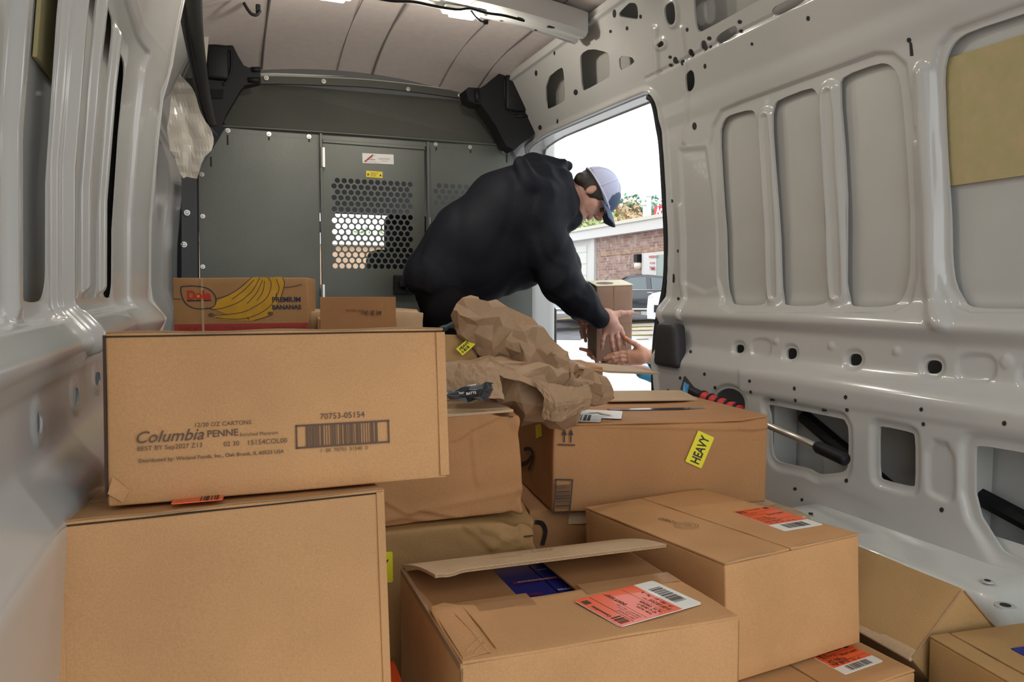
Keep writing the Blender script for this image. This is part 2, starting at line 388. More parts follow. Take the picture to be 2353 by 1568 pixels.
def sheet(name, Yg, Sg, feats, holes, m, left=False, base=0., lip=.012, smooth=True):
    """pressed sheet-metal wall: grid in (Y,s); feats press it in/out, holes are cut along their outline"""
    nY, nS = len(Yg), len(Sg); GY, GS = np.meshgrid(Yg, Sg, indexing='ij'); P = np.stack([GY.ravel(), GS.ravel()], 1)
    inside = np.zeros(len(P), bool); newP = P.copy(); hs = np.min(np.diff(Yg)); 
    def region(poly, mg):
        lo = poly.min(0)-mg; hi = poly.max(0)+mg
        return np.where((P[:, 0] > lo[0]) & (P[:, 0] < hi[0]) & (P[:, 1] > lo[1]) & (P[:, 1] < hi[1]))[0]
    for hp in holes:
        ii = region(hp, .03); 
        if not len(ii): continue
        d, near = sdf2(P[ii], hp); inn = np.zeros(len(P), bool); inn[ii] = d < 0
        I = inn.reshape(nY, nS); nb = np.zeros_like(I)
        for a in (-1, 0, 1):
            for b in (-1, 0, 1):
                nb |= np.roll(np.roll(~I, a, 0), b, 1)
        snap = (I & nb).ravel(); mp = np.full(len(P), -1); mp[ii] = np.arange(len(ii)); sn = np.where(snap)[0]
        newP[sn] = near[mp[sn]]; inside |= inn
    D = np.full(len(P), base)
    for f in feats:
        poly, depth, soft = f[0], f[1], f[2]; off = f[3] if len(f) > 3 else 0.
        ii = region(poly, .02+abs(off)+soft)
        if not len(ii): continue
        d, _ = sdf2(newP[ii], poly); D[ii] += depth*sm(.5-(d-off)/soft)
    V = wall_pt(newP[:, 0], newP[:, 1], D, left)
    idx = np.arange(nY*nS).reshape(nY, nS); Q = np.stack([idx[:-1, :-1], idx[1:, :-1], idx[1:, 1:], idx[:-1, 1:]], -1).reshape(-1, 4)
    Q = Q[~inside[Q].all(1)]
    if left: Q = Q[:, ::-1]
    Vs = [V]; Qs = [Q]; b = len(V)
    for hp in holes:
        if lip <= 0: break
        k = len(hp); inb = (hp[:, 1] > Sg[0]+.001)
        L0 = base*np.ones(k)
        for f in feats:
            d, _ = sdf2(hp, f[0]); off = f[3] if len(f) > 3 else 0.; L0 += f[1]*sm(.5-(d-off)/f[2])
        A = wall_pt(hp[:, 0], hp[:, 1], L0, left); B = wall_pt(hp[:, 0], hp[:, 1], L0+lip, left)
        Vs += [A, B]; q = np.array([(b+i, b+(i+1) % k, b+k+(i+1) % k, b+k+i) for i in range(k)]); Qs.append(q); b += 2*k
    me = quads_mesh(name, np.vstack(Vs), np.vstack(Qs), m, smooth)
    # drop loose vertices
    bm = bmesh.new(); bm.from_mesh(me); bmesh.ops.delete(bm, geom=[v for v in bm.verts if not v.link_faces], context='VERTS'); bm.to_mesh(me); bm.free()
    o = link(name, me, kind='structure'); return o
def oval(cx, cy, rx, ry, n=14, sq=1.0, rot=0.):
    out = []
    for i in range(n):
        a = 2*PI*i/n; c, s_ = math.cos(a), math.sin(a); x = rx*math.copysign(abs(c)**sq, c); y = ry*math.copysign(abs(s_)**sq, s_)
        out.append((cx+x*math.cos(rot)-y*math.sin(rot), cy+x*math.sin(rot)+y*math.cos(rot)))
    return out
def rect(x0, y0, x1, y1): return [(x0, y0), (x1, y0), (x1, y1), (x0, y1)]
# ---- right wall tracing (photo pixels -> points on the wall)
W1 = [(1647,306),(1657,275),(1672,264),(1722,251),(1731,264),(1738,306),(1746,400),(1754,497),(1757,600),(1756,684),(1749,698),(1687,698),(1670,682),(1665,650),(1663,574),(1654,430)]
W2 = [(1770,268),(1772,242),(1781,230),(1856,201),(1869,209),(1877,237),(1886,400),(1896,600),(1898,676),(1888,698),(1802,699),(1792,684),(1790,600),(1780,420)]
W3 = [(1921,195),(1932,174),(2013,145),(2036,147),(2055,165),(2064,199),(2072,287),(2080,400),(2085,497),(2086,620),(2074,680),(2043,700),(1959,701),(1944,688),(1940,638),(1936,383)]
W4 = [(2160,165),(2170,122),(2189,92),(2219,73),(2353,29),(2700,-85),(3000,-180),(3000,712),(2353,704),(2239,703),(2208,692),(2187,657),(2179,600),(2178,528),(2170,400),(2163,264)]
BEAD1 = [(1741,270),(1750,258),(1762,256),(1768,268),(1778,450),(1787,670),(1784,690),(1768,692),(1761,680),(1758,560),(1749,400)]
BEAD2 = [(1882,222),(1890,202),(1904,196),(1915,206),(1924,420),(1938,672),(1932,690),(1912,691),(1903,680),(1898,540),(1889,360)]
BEAD3 = [(2108,175),(2113,158),(2124,152),(2130,165),(2142,380),(2151,600),(2153,690),(2170,735),(2180,752),(2150,756),(2136,730),(2131,690),(2126,540),(2116,340)]
FR1 = [(1630,330),(1636,290),(1655,255),(1700,235),(2010,122),(2050,122),(2080,148),(2094,240),(2098,290),(2106,300),(2106,325),(2096,332),(2104,540),(2104,640),(2090,695),(2050,716),(1680,716),(1655,700),(1645,640),(1640,480)]
FR4 = [(2144,165),(2156,105),(2185,70),(2353,8),(2700,-110),(3000,-200),(3000,724),(2353,716),(2230,716),(2195,702),(2172,660),(2163,600),(2160,400)]
L1 = [(1757,932),(1768,931),(1850,948),(1925,963),(1935,966),(1937,973),(1944,985),(1943,1070),(1938,1082),(1925,1088),(1880,1093),(1866,1088),(1850,1078),(1800,1068),(1776,1060),(1767,1040),(1765,960)]
L2 = [(2012,985),(2018,980),(2088,995),(2097,1002),(2097,1114),(2092,1122),(2022,1106),(2013,1098)]
L3 = [(2231,1034),(2237,1024),(2353,1044),(2620,1095),(2900,1140),(2900,1460),(2620,1360),(2353,1298),(2300,1273),(2288,1260),(2231,1168)]
RND = oval(1672, 930, 37, 37, 24)
U1 = [(1592,-60),(1594,10),(1599,66),(1606,74),(1614,72),(1740,3),(1850,-60),(1850,-120),(1592,-120)]
U2 = [(1772,32),(1776,18),(1800,4),(1838,-14),(1847,-10),(1845,2),(1832,14),(1790,36),(1776,38)]
U3 = [(1643,96),(1648,82),(1680,61),(1692,59),(1695,66),(1690,78),(1660,100),(1648,103)]
U5 = [(1577,172),(1584,162),(1592,160),(1596,176),(1596,196),(1590,208),(1581,211),(1579,200)]
H1 = [(1253,183),(1290,153),(1295,161),(1299,228),(1294,234),(1259,252),(1255,248)]
H2 = [(1333,125),(1356,111),(1396,120),(1400,128),(1402,172),(1398,178),(1341,210),(1337,206),(1333,143)]
H3 = [(1422,127),(1450,131),(1457,136),(1457,145),(1430,161),(1424,160)]
H4 = [(1422,30),(1444,8),(1450,6),(1464,8),(1467,42),(1462,45),(1425,39),(1422,36)]
H5 = [(1530,14),(1542,4),(1552,2),(1556,28),(1555,48),(1548,56),(1537,55),(1531,38)]
H6 = [(1513,100),(1526,89),(1528,100),(1527,104),(1513,110)]
DOOR = [(1232,352),(1238,332),(1254,316),(1300,296),(1400,254),(1480,221),(1494,219),(1503,229),(1510,250),(1524,336),(1531,450),(1536,560),(1534,640),(1526,690),(1515,740),(1508,800),(1506,917)]
small = [(1596,290,5,9),(1441,65,3,5),(1403,72,3,4),(1472,38,3,5),(1412,31,4,10),(1274,121,2,6),(1342,78,3,9),(1232,168,3,7),(1323,212,5,7),(1281,279,2,6),(1241,293,4,6),(1587,123,7,11),(1617,106,8,14),
         (1630,88,5,5),(1630,107,3,5),(1700,50,5,5),(1700,70,3,5),(1579,68,3,5),(1571,144,5,7),(1620,152,3,6),(1552,138,5,8),(1540,131,4,4),(1540,149,3,4),(1728,101,3,4),(1857,42,4,6),(2089,92,5,6),(2086,290,0,0),
         (1535,470,3,5),(1544,462,3,4),(1559,577,3,4),(1548,640,3,11),(1559,687,3,4),(1587,809,3,4),(1588,900,3,4),(1563,869,3,4),(1619,860,3,4),(1725,876,3,4),(1828,893,3,5),(1946,913,4,5),(2120,941,4,5),(2311,973,5,6),
         (1643,891,3,4),(1727,901,3,4),(1829,920,3,5),(1947,942,4,5),(2122,975,4,5),(1945,1105,4,5),(1827,1124,4,4),(1843,1149,3,4),(2164,1172,5,6),(1619,904,3,4)]
slots = [(2095,103,7,0)]
hr = [PWs(x) for x in (W1, W2, W3, W4, L1, L2, L3, RND, U1, U2, U3, U5, H1, H2, H3, H4, H5, H6)]
hr = [chaikin(h, 1) for h in hr]
dp = PWs(DOOR); yb = dp[-1][0]; yf = 3.60
dp[0:2, 0] = [yf, yf-.02]
dpoly = [(yf+.02, s_of_z(.05)), (yf+.02, s_of_z(1.2))]+[tuple(p) for p in dp]+[(yb, s_of_z(.6)), (yb+.02, s_of_z(.3)), (yb+.05, s_of_z(.05))]
dpoly = chaikin(np.array(dpoly), 1)
belt = [(1697,801,10,9),(1816,812,12,12),(1962,826,15,13),(2142,843,19,15),(2372,864,24,18)]
hb = [PWs(oval(x, y, rx, ry, 18, .8)) for x, y, rx, ry in belt]
hsml = [PWs(oval(x, y, rx, ry, 12)) for x, y, rx, ry in small if rx > 6]
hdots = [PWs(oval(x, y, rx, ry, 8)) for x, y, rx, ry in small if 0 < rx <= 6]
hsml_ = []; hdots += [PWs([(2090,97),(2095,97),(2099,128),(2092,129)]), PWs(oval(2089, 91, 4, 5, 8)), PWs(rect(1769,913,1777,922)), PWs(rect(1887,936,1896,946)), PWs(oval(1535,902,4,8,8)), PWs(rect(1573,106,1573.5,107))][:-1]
feats = [(PWs(FR1), .010, .010), (PWs(FR4), .010, .010)]
for b in (BEAD1, BEAD2): feats.append((chaikin(PWs(b), 1), -.014, .022, .006))
feats.append((chaikin(PWs(BEAD3), 1), -.016, .026, .004))
for b in (BEAD1, BEAD2): feats.append((chaikin(PWs(b), 1), .008, .012, -.008))
for p in hb: feats.append((p, .006, .010, .010))
feats.append((hr[7], .006, .012, .012)); feats.append((hr[4], .010, .014, .018)); feats.append((hr[5], .010, .014, .016)); feats.append((hr[6], .012, .018, .026))
feats.append((PWs(oval(1748, 799, 23, 20, 20, .7)), .005, .010)); feats.append((PWs(oval(2243, 846, 45, 31, 22, .7)), .006, .010))
for x, y, r_ in ((1783,785,6),(1910,796,7),(2060,808,8),(2313,832,14)): feats.append((PWs(oval(x, y, r_, r_*1.1, 12)), -.004, .008))
feats.append((chaikin(PWs([(2130,1010),(2190,1024),(2193,1140),(2180,1155),(2145,1140),(2128,1128)]), 1), .008, .014))
feats.append((PWs([(1560,345),(1620,340),(1640,480),(1645,660),(1620,672),(1570,650)]), .006, .02))
feats.append((PWs([(1700,900),(2353,1000),(2900,1080),(2900,985),(2353,925),(1944,868),(1700,850)]), -.004, .02))
# door surround: pressed flange, vertical pillar beads
feats.append((dpoly, -.014, .018, .030)); feats.append((dpoly, .018, .016, .010))
feats.append((PWs([(1556,470),(1566,470),(1572,640),(1566,735),(1556,735),(1562,640)]), -.008, .016))
feats.append((PWs([(1500,60),(1512,60),(1516,170),(1506,170)]), -.008, .014)); feats.append((PWs([(1562,60),(1570,60),(1576,330),(1568,330)]), -.006, .012))
feats.append((hr[16], -.008, .012, .012)); feats.append((hr[17], -.006, .010, .010))
# diagonal pressing above the windows and the roof rail groove
def zline(y0, y1, z, wz): return np.array([(y0, s_of_z(z)-wz), (y1, s_of_z(z)-wz), (y1, s_of_z(z)+wz), (y0, s_of_z(z)+wz)])
feats.append((zline(.1, 2.42, 1.785, .004), .007, .008)); feats.append((zline(.1, 3.7, 2.035, .008), -.012, .014))
Yg = np.concatenate([np.arange(-.2, .8, .012), np.arange(.8, 2.7, .0052), np.arange(2.7, 3.78, .0075)]); Sg = np.concatenate([np.arange(0, .45, .012), np.arange(.45, SMAX-.001, .0056), [SMAX]])
wr = sheet('wall_right', Yg, Sg, feats, hr+hb+hsml+[dpoly], WHITE_P, lip=.007)
for hd in hdots:  # dark discs paint the shade inside holes too small to cut
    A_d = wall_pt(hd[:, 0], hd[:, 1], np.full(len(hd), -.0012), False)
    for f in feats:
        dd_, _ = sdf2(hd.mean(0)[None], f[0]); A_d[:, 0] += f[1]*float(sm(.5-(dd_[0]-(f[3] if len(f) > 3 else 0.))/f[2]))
    mb = MB(); kd = len(A_d); mb.add(np.vstack([A_d, A_d+np.array([.004, 0, 0])]), [tuple(range(kd))]+[(i, kd+i, kd+(i+1) % kd, (i+1) % kd) for i in range(kd)]); mb.build('screw_hole_shade', mat('hole_shade', (.02, .02, .022), rough=.8), wr)
mb = MB(); mb.box((1.625, -.2, .945), (1.70, 2.44, .95)); mb.build('cavity_light_baffle', SKIN_P, wr)  # unseen plate added to keep light out of the lower cavity
# returns of the door opening (body thickness)
A = wall_pt(dpoly[:, 0], dpoly[:, 1], np.full(len(dpoly), .012), False); B = A+np.array([.085, 0, 0]); k = len(A)
mb = MB(); mb.add(np.vstack([A, B]), [(i, (i+1) % k, (i+1) % k+k, i+k) for i in range(k)]); mb.build('door_return', WHITE_P, wr, smooth=True)
# outer body skin, right, with the door opening
so = sheet('wall_outer_right', np.arange(-.3, 3.9, .05), np.linspace(0, SMAX, 90), [], [dpoly], SKIN_P, base=.0, lip=0)
V = np.empty(len(so.data.vertices)*3, np.float32); so.data.vertices.foreach_get('co', V); V = V.reshape(-1, 3)
V[:, 0] = skin_x(V[:, 2])
so.data.vertices.foreach_set('co', V.ravel()); so.data.update()
# ---- left wall
L_W = []
def yz(pts): return np.array([(y, s_of_z(z)) for y, z in pts])
def win(y0, y1, z0=.985, z1=1.60, r=.03, lean=0.):
    c = []
    for (cx_, cz, a0) in ((y0+r, z0+r, PI), (y1-r, z0+r, 1.5*PI), (y1-r+lean, z1-r, 0), (y0+r+lean, z1-r, .5*PI)):
        for i in range(4): a = a0+i*PI/6; c.append((cx_+r*math.cos(a), s_of_z(cz+r*math.sin(a))))
    return np.array(c)
def yl(px): return wall_s(px, 600, True)[0]
lw = [(yl(181), yl(192)), (yl(219), yl(233)), (yl(250), yl(264))]
LWIN = [win(yl(175), yl(198), r=.04), win(yl(211), yl(236), r=.04, z1=1.585), win(yl(246), yl(269), r=.05, z1=1.56), win(yl(58), yl(126), r=.05), win(.55, yl(22), r=.05)]
hl = [chaikin(h, 1) for h in LWIN]
lb = [PWs(oval(x, y, 6.5, ry, 16, .8), True) for x, y, ry in ((85,972,28),(171,912,21),(221,871,16))]
lsm = [PWs(oval(x, y, 2.5, 9, 8), True) for x, y in ((78,1380),(78,1467))]
fl = [(np.array([(yl(140)+.03, s_of_z(.96)), (yl(300), s_of_z(.96)), (yl(300), s_of_z(1.64)), (yl(140)+.03, s_of_z(1.64))]), .010, .02),
      (np.array([(.3, s_of_z(.96)), (yl(130)+.01, s_of_z(.96)), (yl(130)+.01, s_of_z(1.63)), (.3, s_of_z(1.63))]), .010, .02)]
def vbead(yc, wd, z0, z1, dep=-.014, soft=.024): fl.append((np.array([(yc-wd, s_of_z(z0)), (yc+wd, s_of_z(z0)), (yc+wd, s_of_z(z1)), (yc-wd, s_of_z(z1))]), dep, soft))
vbead(yl(150), .022, .90, 1.66, -.02, .03); vbead(yl(204), .018, 1.0, 1.60); vbead(yl(241), .018, 1.0, 1.58); vbead(yl(40), .02, .97, 1.62, -.014, .02)
for p in lb: fl.append((p, -.003, .006, .014))

Ygl = np.concatenate([np.arange(-.1, 1.0, .008), np.arange(1.0, 2.50, .0065)])
wl = sheet('wall_left', Ygl, Sg, fl, hl+lb+lsm, WHITE_P, left=True, lip=.003)
so2 = sheet('wall_outer_left', np.arange(-.3, 3.9, .06), np.linspace(0, SMAX, 90), [], [], SKIN_P, left=True, base=.0, lip=0)
V = np.empty(len(so2.data.vertices)*3, np.float32); so2.data.vertices.foreach_get('co', V); V = V.reshape(-1, 3)
V[:, 0] = np.where(V[:, 2] < .92, MIR-1.80, MIR-skin_x(V[:, 2])-.012)
so2.data.vertices.foreach_set('co', V.ravel()); so2.data.update()
mb = MB(); mb.box((MIR-1.80, -.2, .945), (MIR-1.628, 2.48, .95)); mb.build('cavity_light_baffle', SKIN_P, wl)  # plate added to block light behind the left belt holes
# left pillar behind the wide panel: the wall steps out and runs on to the bulkhead
mb = MB(); ys = [2.497, 2.50, 2.53, 2.80, 3.45, 3.52, 3.62]; xs = [-.045, -.03, .06, .05, .004, -.03, -.07]
prz = np.linspace(0, 2.06, 40); V = []
for y, dx in zip(ys, xs):
    for z in prz: V.append((float(MIR-px_of_z(z)-loff(z)-dx-(.09*sm((z-1.45)/.3) if y > 2.51 else 0)), y, z))
n = len(prz); FA = [(i*n+j, i*n+j+1, (i+1)*n+j+1, (i+1)*n+j) for i in range(len(ys)-1) for j in range(n-1)]
mb.add(V, FA); mb.build('wall_left_front', WHITE_P, smooth=True, kind='structure')
# bright rounded edge of the wide panel
mb = MB(); mb.tube([(float(MIR-px_of_z(z)-loff(z)+.040), 2.498, z) for z in np.linspace(.05, 2.04, 40)], .010, 8); mb.build('edge_flange', WHITE_P, wl, smooth=True)

# ---- floor, roof
mb = MB(); mb.box((-.36, -.25, -.04), (1.72, 5.4, 0)); mb.build('floor', mat('floor_mat', (.055, .055, .055), rough=.7, bump=.3, bscale=40), kind='structure')
def roof_z(x): t = (x-.66)/.72; return 2.065+.085*(1-min(1.1, t*t))
xs = np.linspace(-.10, 1.38, 29); ys = np.concatenate([np.arange(-.2, 3.85, .1)])
V = []
for y in ys:
    for x in xs: V.append((x, y, roof_z(x)-.115*max(0, (y-3.15)/.65)**2+.003*math.sin(y*9)))
n = len(xs); FA = [(i*n+j, i*n+j+1, (i+1)*n+j+1, (i+1)*n+j) for i in range(len(ys)-1) for j in range(n-1)]
ceil = link('ceiling', mesh_from('ceiling', V, FA, HEADL, True), kind='structure')
# seams of the roof lining (fore-aft strips) and roof outer skin
for x0, wd in ((.215, .0045), (.56, .002), (.73, .0045), (1.07, .002), (1.25, .0025)):
    mb = MB(); pts = [(x0+(y-2.7)*.005, y, roof_z(x0)-.115*max(0, (y-3.15)/.65)**2-.002) for y in np.arange(-.1, 3.80, .1)]
    mb.tube(pts, wd, 6); mb.build('lining_seam', mat('seam_grey', (.16, .145, .14), rough=.9), ceil)
mb = MB(); V = [(x, y, 2.17-.18*max(0, abs(x-.695)/.97-.55)**2/.2) for y in (-.25, 5.4) for x in np.linspace(-.275, 1.665, 13)]; mb.add(V, [(j, j+1, 14+j, 13+j) for j in range(12)]); mb.build('roof_outer', SKIN_P, smooth=True, kind='structure')
# roof bow with holes painted dark, second bow nearer
def bow(yc, wd, name, holes=True):
    n = 40; V = []; FA = []
    sec = [(-wd, .085), (-wd, .012), (-wd*.72, 0), (-wd*.3, 0), (-wd*.25, .006), (wd*.25, .006), (wd*.3, 0), (wd*.72, 0), (wd, .012), (wd, .085)]
    xs = np.linspace(-.04, 1.335, n)
    for x in xs:
        t = (x-.695)/.64; zb = roof_z(x)-.115+.012*abs(t)**2
        for dy, dz in sec: V.append((x, yc+dy*(1+.25*max(0, abs(t)-.7)), zb+dz))
    k = len(sec)
    for i in range(n-1):
        for j in range(k-1): FA.append((i*k+j, i*k+j+1, (i+1)*k+j+1, (i+1)*k+j))
    o = link(name, mesh_from(name, V, FA, WHITE_P, False), kind='structure'); auto_smooth(o, 40); return o
rb = bow(2.64, .062, 'roof_bow'); rb2 = bow(1.55, .06, 'roof_bow_rear')
def bow_z(x): t = (x-.695)/.64; return roof_z(x)-.115+.012*abs(t)**2
DARKH = mat('hole_shade', (.02, .02, .022), rough=.8)  # near-black that paints the shade inside slots and holes
for x, l, dy, wy in ((.50, .030, -.030, .006), (.62, .030, -.030, .006), (.92, .012, -.03, .004), (1.07, .012, -.035, .004), (1.2, .02, -.035, .007), (1.02, .006, .03, .004), (1.16, .005, .03, .005), (.57, .004, -.03, .003), (.46, .004, -.03, .003)):
    mb = MB(); mb.box((x-l, 2.64+dy-wy, bow_z(x)-.0015), (x+l, 2.64+dy+wy, bow_z(x)+.002)); mb.build('slot', DARKH, rb)
mb = MB(); mb.box((1.53, 3.612, 0), (1.69, 3.74, 1.80), .02, 3); mb.build('wall_front_pillar_right', WHITE_P, smooth=True, kind='structure')
for nm, sg in (('wall_rear_right', 1), ('wall_rear_left', -1)):
    mb = MB()
    for x0, x1, z0, z1 in ((1.56, 1.83, 0, 1.68), (1.42, 1.83, 1.68, 2.14)):
        a, b = (x0, x1) if sg > 0 else (MIR-x1, MIR-x0-.06)
        mb.box((a, -.235, z0), (b, -.205, z1))
    mb.build(nm, WHITE_P, kind='structure')
# wheel arches
def arch(name, x0, x1, y0, y1, z, left=False):
    xi = x0; n = 30; V = []; FA = []
    ysv = np.linspace(y0, y1, n); prof = []
    for y in ysv:
        t = (y-y0)/(y1-y0); e = min(t, 1-t)*(y1-y0)
        prof.append(z*min(1, (.06+max(0, e)/.42)**.8) if e < .36 else z)
    sec = lambda h: [(xi, 0), (xi, h*.6), (xi, h-.035), (xi+(x1-x0)*.04, h-.010), (xi+(x1-x0)*.12, h), (x1-(x1-x0)*.10, h+.004), (x1-(x1-x0)*.02, h+.022), (x1, h+.06)]
    for y, h in zip(ysv, prof):
        for x, zz in sec(h): V.append((x, y, zz))
    k = 8
    for i in range(n-1):
        for j in range(k-1): FA.append((i*k+j, i*k+j+1, (i+1)*k+j+1, (i+1)*k+j))
    o = link(name, mesh_from(name, V, FA, mat('arch_paint', (.52, .53, .50), rough=.28, coat=.3, var=.06, vscale=6, bump=.05, bscale=30), True), kind='structure'); auto_smooth(o, 50); return o
ar = arch('wheel_arch_right', 1.41, 1.60, .60, 1.98, .395); al = arch('wheel_arch_left', .10, -.20, .25, 1.62, .395)
for px, py, r_ in ((2042,1186,.011),(2269,1338,.012),(2310,1395,.019),(1863,1182,.006)):
    p = PZ(px, py, .40); V, FA = disc(p, (0, 0, 1), r_, .003, 16); link('drain_plug', mesh_from('plug', V, FA, SKIN_P if r_ > .01 else DARKH), ar)
    if r_ > .01: V, FA = disc(p+np.array([0, 0, .002]), (0, 0, 1), r_*.5, .002, 12); link('drain_hole_shade', mesh_from('plug', V, FA, DARKH), ar)  # dark disc paints the shade in the drain hole
# inner frame pieces seen through the lower openings
mb = MB()
for a, b in (((1.655, .75, .10), (1.655, 1.75, .62)), ((1.66, .55, .30), (1.66, 1.2, .52))): mb.tube([a, ((a[0]+b[0])/2, (a[1]+b[1])/2, (a[2]+b[2])/2+.03), b], .022, 8)
mb.build('inner_brace', BLACK_P, wr)
mb = MB(); mb.box((1.60, 1.815, .3), (1.69, 1.83, .74)); mb.box((1.60, 1.18, .3), (1.69, 1.20, .74)); mb.build('inner_rib', SKIN_P, wr)
# brown sound-deadening boards stuck on the outer skin
BOARD = mat('fibre_pad', (.46, .36, .19), rough=.85, col2=(.40, .35, .16), vscale=26, bump=.4, bscale=200)
def board(name, x, y0, y1, z0, z1, lab, dz=0.):
    mb = MB(); zz = np.linspace(z0, z1, 8)
    mb.add([(x+a, y, z) for a in (-.003, .003) for z in zz for y in (y0, y1)], [(2*i, 2*i+1, 2*i+3, 2*i+2) for i in range(7)]+[(16+2*i, 18+2*i, 19+2*i, 17+2*i) for i in range(7)]+[(0, 16, 17, 1), (14, 15, 31, 30)]+[(2*i, 2*i+2, 18+2*i, 16+2*i) for i in range(7)]+[(2*i+1, 17+2*i, 19+2*i, 2*i+3) for i in range(7)]); o = mb.build(name, BOARD); V = o.data.vertices
    for v in V:
        if v.co.y < (y0+y1)/2: v.co.z += dz
        off = float(skin_x(v.co.z))-.006; v.co.x += (off if x > 1 else MIR-off-.012)-x
    return apply_props(o, lab, 'board')
a = PX(2195, 137, 1.655); b = PX(2195, 429, 1.655)
board('fibre_board', 1.655, .45, a[1], b[2], a[2]-.01, 'mottled tan fibre board stuck in the large window recess on the right wall')
xl = MIR-1.655
a = PX(62, 345, xl); b = PX(112, 380, xl); board('fibre_board', xl, a[1]-.01, b[1]+.01, .985+.37, 1.66, 'narrow tan fibre board in the left wall window with a slanted lower end', -.0)
board('fibre_board', xl, .62, 1.045, 1.20, 1.66, 'tan fibre board at the extreme left edge of the picture')
# ================================================================== BULKHEAD
YB = 3.60
bk = empty('bulkhead', (.75, YB, 0), 'grey steel bulkhead partition between cargo area and cab, with perforated door', 'partition')
def xz(px, py, y=YB): p = PY(px, py, y); return (p[0], p[2])
def plate_xz(poly, holes, y, th, name, m, parent):
    V, FA = plate(poly, holes, th); V = np.stack([V[:, 0], y+V[:, 2], V[:, 1]], 1)
    o = link(name, mesh_from(name, tolocal(parent, V), FA, m), parent)
    # consistent outward normals
    bm = bmesh.new(); bm.from_mesh(o.data); bmesh.ops.remove_doubles(bm, verts=bm.verts, dist=1e-5); bmesh.ops.recalc_face_normals(bm, faces=bm.faces); bm.to_mesh(o.data); bm.free(); return o
def down(px): return (xz(px, 700)[0], .015)
plate_xz([xz(455,400), xz(519,292), xz(733,308), down(733), down(456)], [], YB, .003, 'side_panel', GREY_M, bk)
def perf(px0, py0, ncol, nrow, pitch=15.25, alt=-7.7, rpx=6.0, r_pitch=13.4):
    a = np.array(xz(px0, py0)); b = np.array(xz(px0+pitch*11, py0+8)); c = np.array(xz(px0, py0+r_pitch*15-4)); dx = (b[0]-a[0])/11; dz = (c[1]-a[1])/15; r = rpx*3.6/F; out = []
    for j in range(nrow):
        for i in range(ncol):
            x = a[0]+(i-(.5 if j % 2 else 0))*dx; z = a[1]+j*dz
            out.append([(x+r*math.cos(q*PI/6), z+r*math.sin(q*PI/6)) for q in range(12)])
    return out
# slots cut near the top edges
def slot(px, py, w_, h_): x, z = xz(px, py); return [(x-w_, z-h_), (x+w_, z-h_), (x+w_, z+h_), (x-w_, z+h_)]
plate_xz([xz(742,314), xz(976,328), down(976), down(742)], perf(776, 414, 12, 16)+[slot(811,324,.003,.011), slot(908,330,.003,.009)], YB+.012, .003, 'door_panel', GREY_M, bk)
plate_xz([xz(988,328), xz(1166,338), xz(1190,392), xz(1222,560), down(1226), down(988)], perf(1009, 427, 12, 16), YB, .003, 'side_panel', GREY_M, bk)
# door jambs and folded edges
for px, pt, wd in ((736, 308, 6), (981.5, 327, 6)):
    x0, z0 = xz(px-wd/2, pt); x1, _ = xz(px+wd/2, pt); mb = MB(); mb.box((x0, YB-.022, .015), (x1, YB+.004, z0), .0015); mb.build('jamb', GREY_M, bk, world=True)
mb = MB(); x0, z0 = xz(742, 313); x1, z1 = xz(976, 327); mb.box((x0, YB-.001, z0-.028), (x1, YB+.008, z0-.003)); mb.build('door_top_rail', GREY_M, bk, world=True)
# upper sheet leaning towards the cab, top flange and ribs
mb = MB(); zt = 1.755
P = [PY(519, 290, YB), PY(1168, 335, YB), PY(1215, 200, YB+.19), PY(1060, 214, YB+.15), PY(938, 204, YB+.15), PY(744, 187, YB+.15), PY(612, 176, YB+.15), PY(470, 170, YB+.15)]
mb.add(P, [tuple(range(8))]); mb.build('upper_sheet', GREY_M, bk, world=True)
mb = MB(); pts = [PY(500, 289, YB-.004), PY(640, 297, YB-.02), PY(850, 311, YB-.02), PY(1000, 322, YB-.02), PY(1175, 334, YB-.004)]
mb.tube(spline(pts, 6), .006, 8); mb.build('fold_edge', GREY_M, bk, world=True, smooth=True)
mb = MB(); mb.add([PY(519, 291, YB-.003), PY(1168, 336, YB-.003), PY(1168, 349, YB-.003), PY(519, 306, YB-.003)], [(0, 3, 2, 1)]); mb.build('top_strip', GREY_M, bk, world=True)
FL = mat('roof_flange', (.50, .49, .46), rough=.4, coat=.1)
mb = MB(); pts = spline([PY(x, y, YB+.13) for x, y in ((598,172),(650,172),(760,176),(850,181),(960,193),(1060,208),(1085,214))], 8)
mb.tube(pts, .016, 8, flat=.5); mb.tube(pts+np.array([0, -.012, -.012]), .007, 6); fo = mb.build('roof_flange', FL, smooth=True, kind='structure')
mb = MB(); mb.add([tuple(p+np.array([0, -.02, -.012])) for p in pts]+[tuple(p+np.array([0, -.026, -.048])) for p in pts], [(i, i+1, len(pts)+i+1, len(pts)+i) for i in range(len(pts)-1)])
mb.build('upper_flange', GREY_M, bk, world=True)
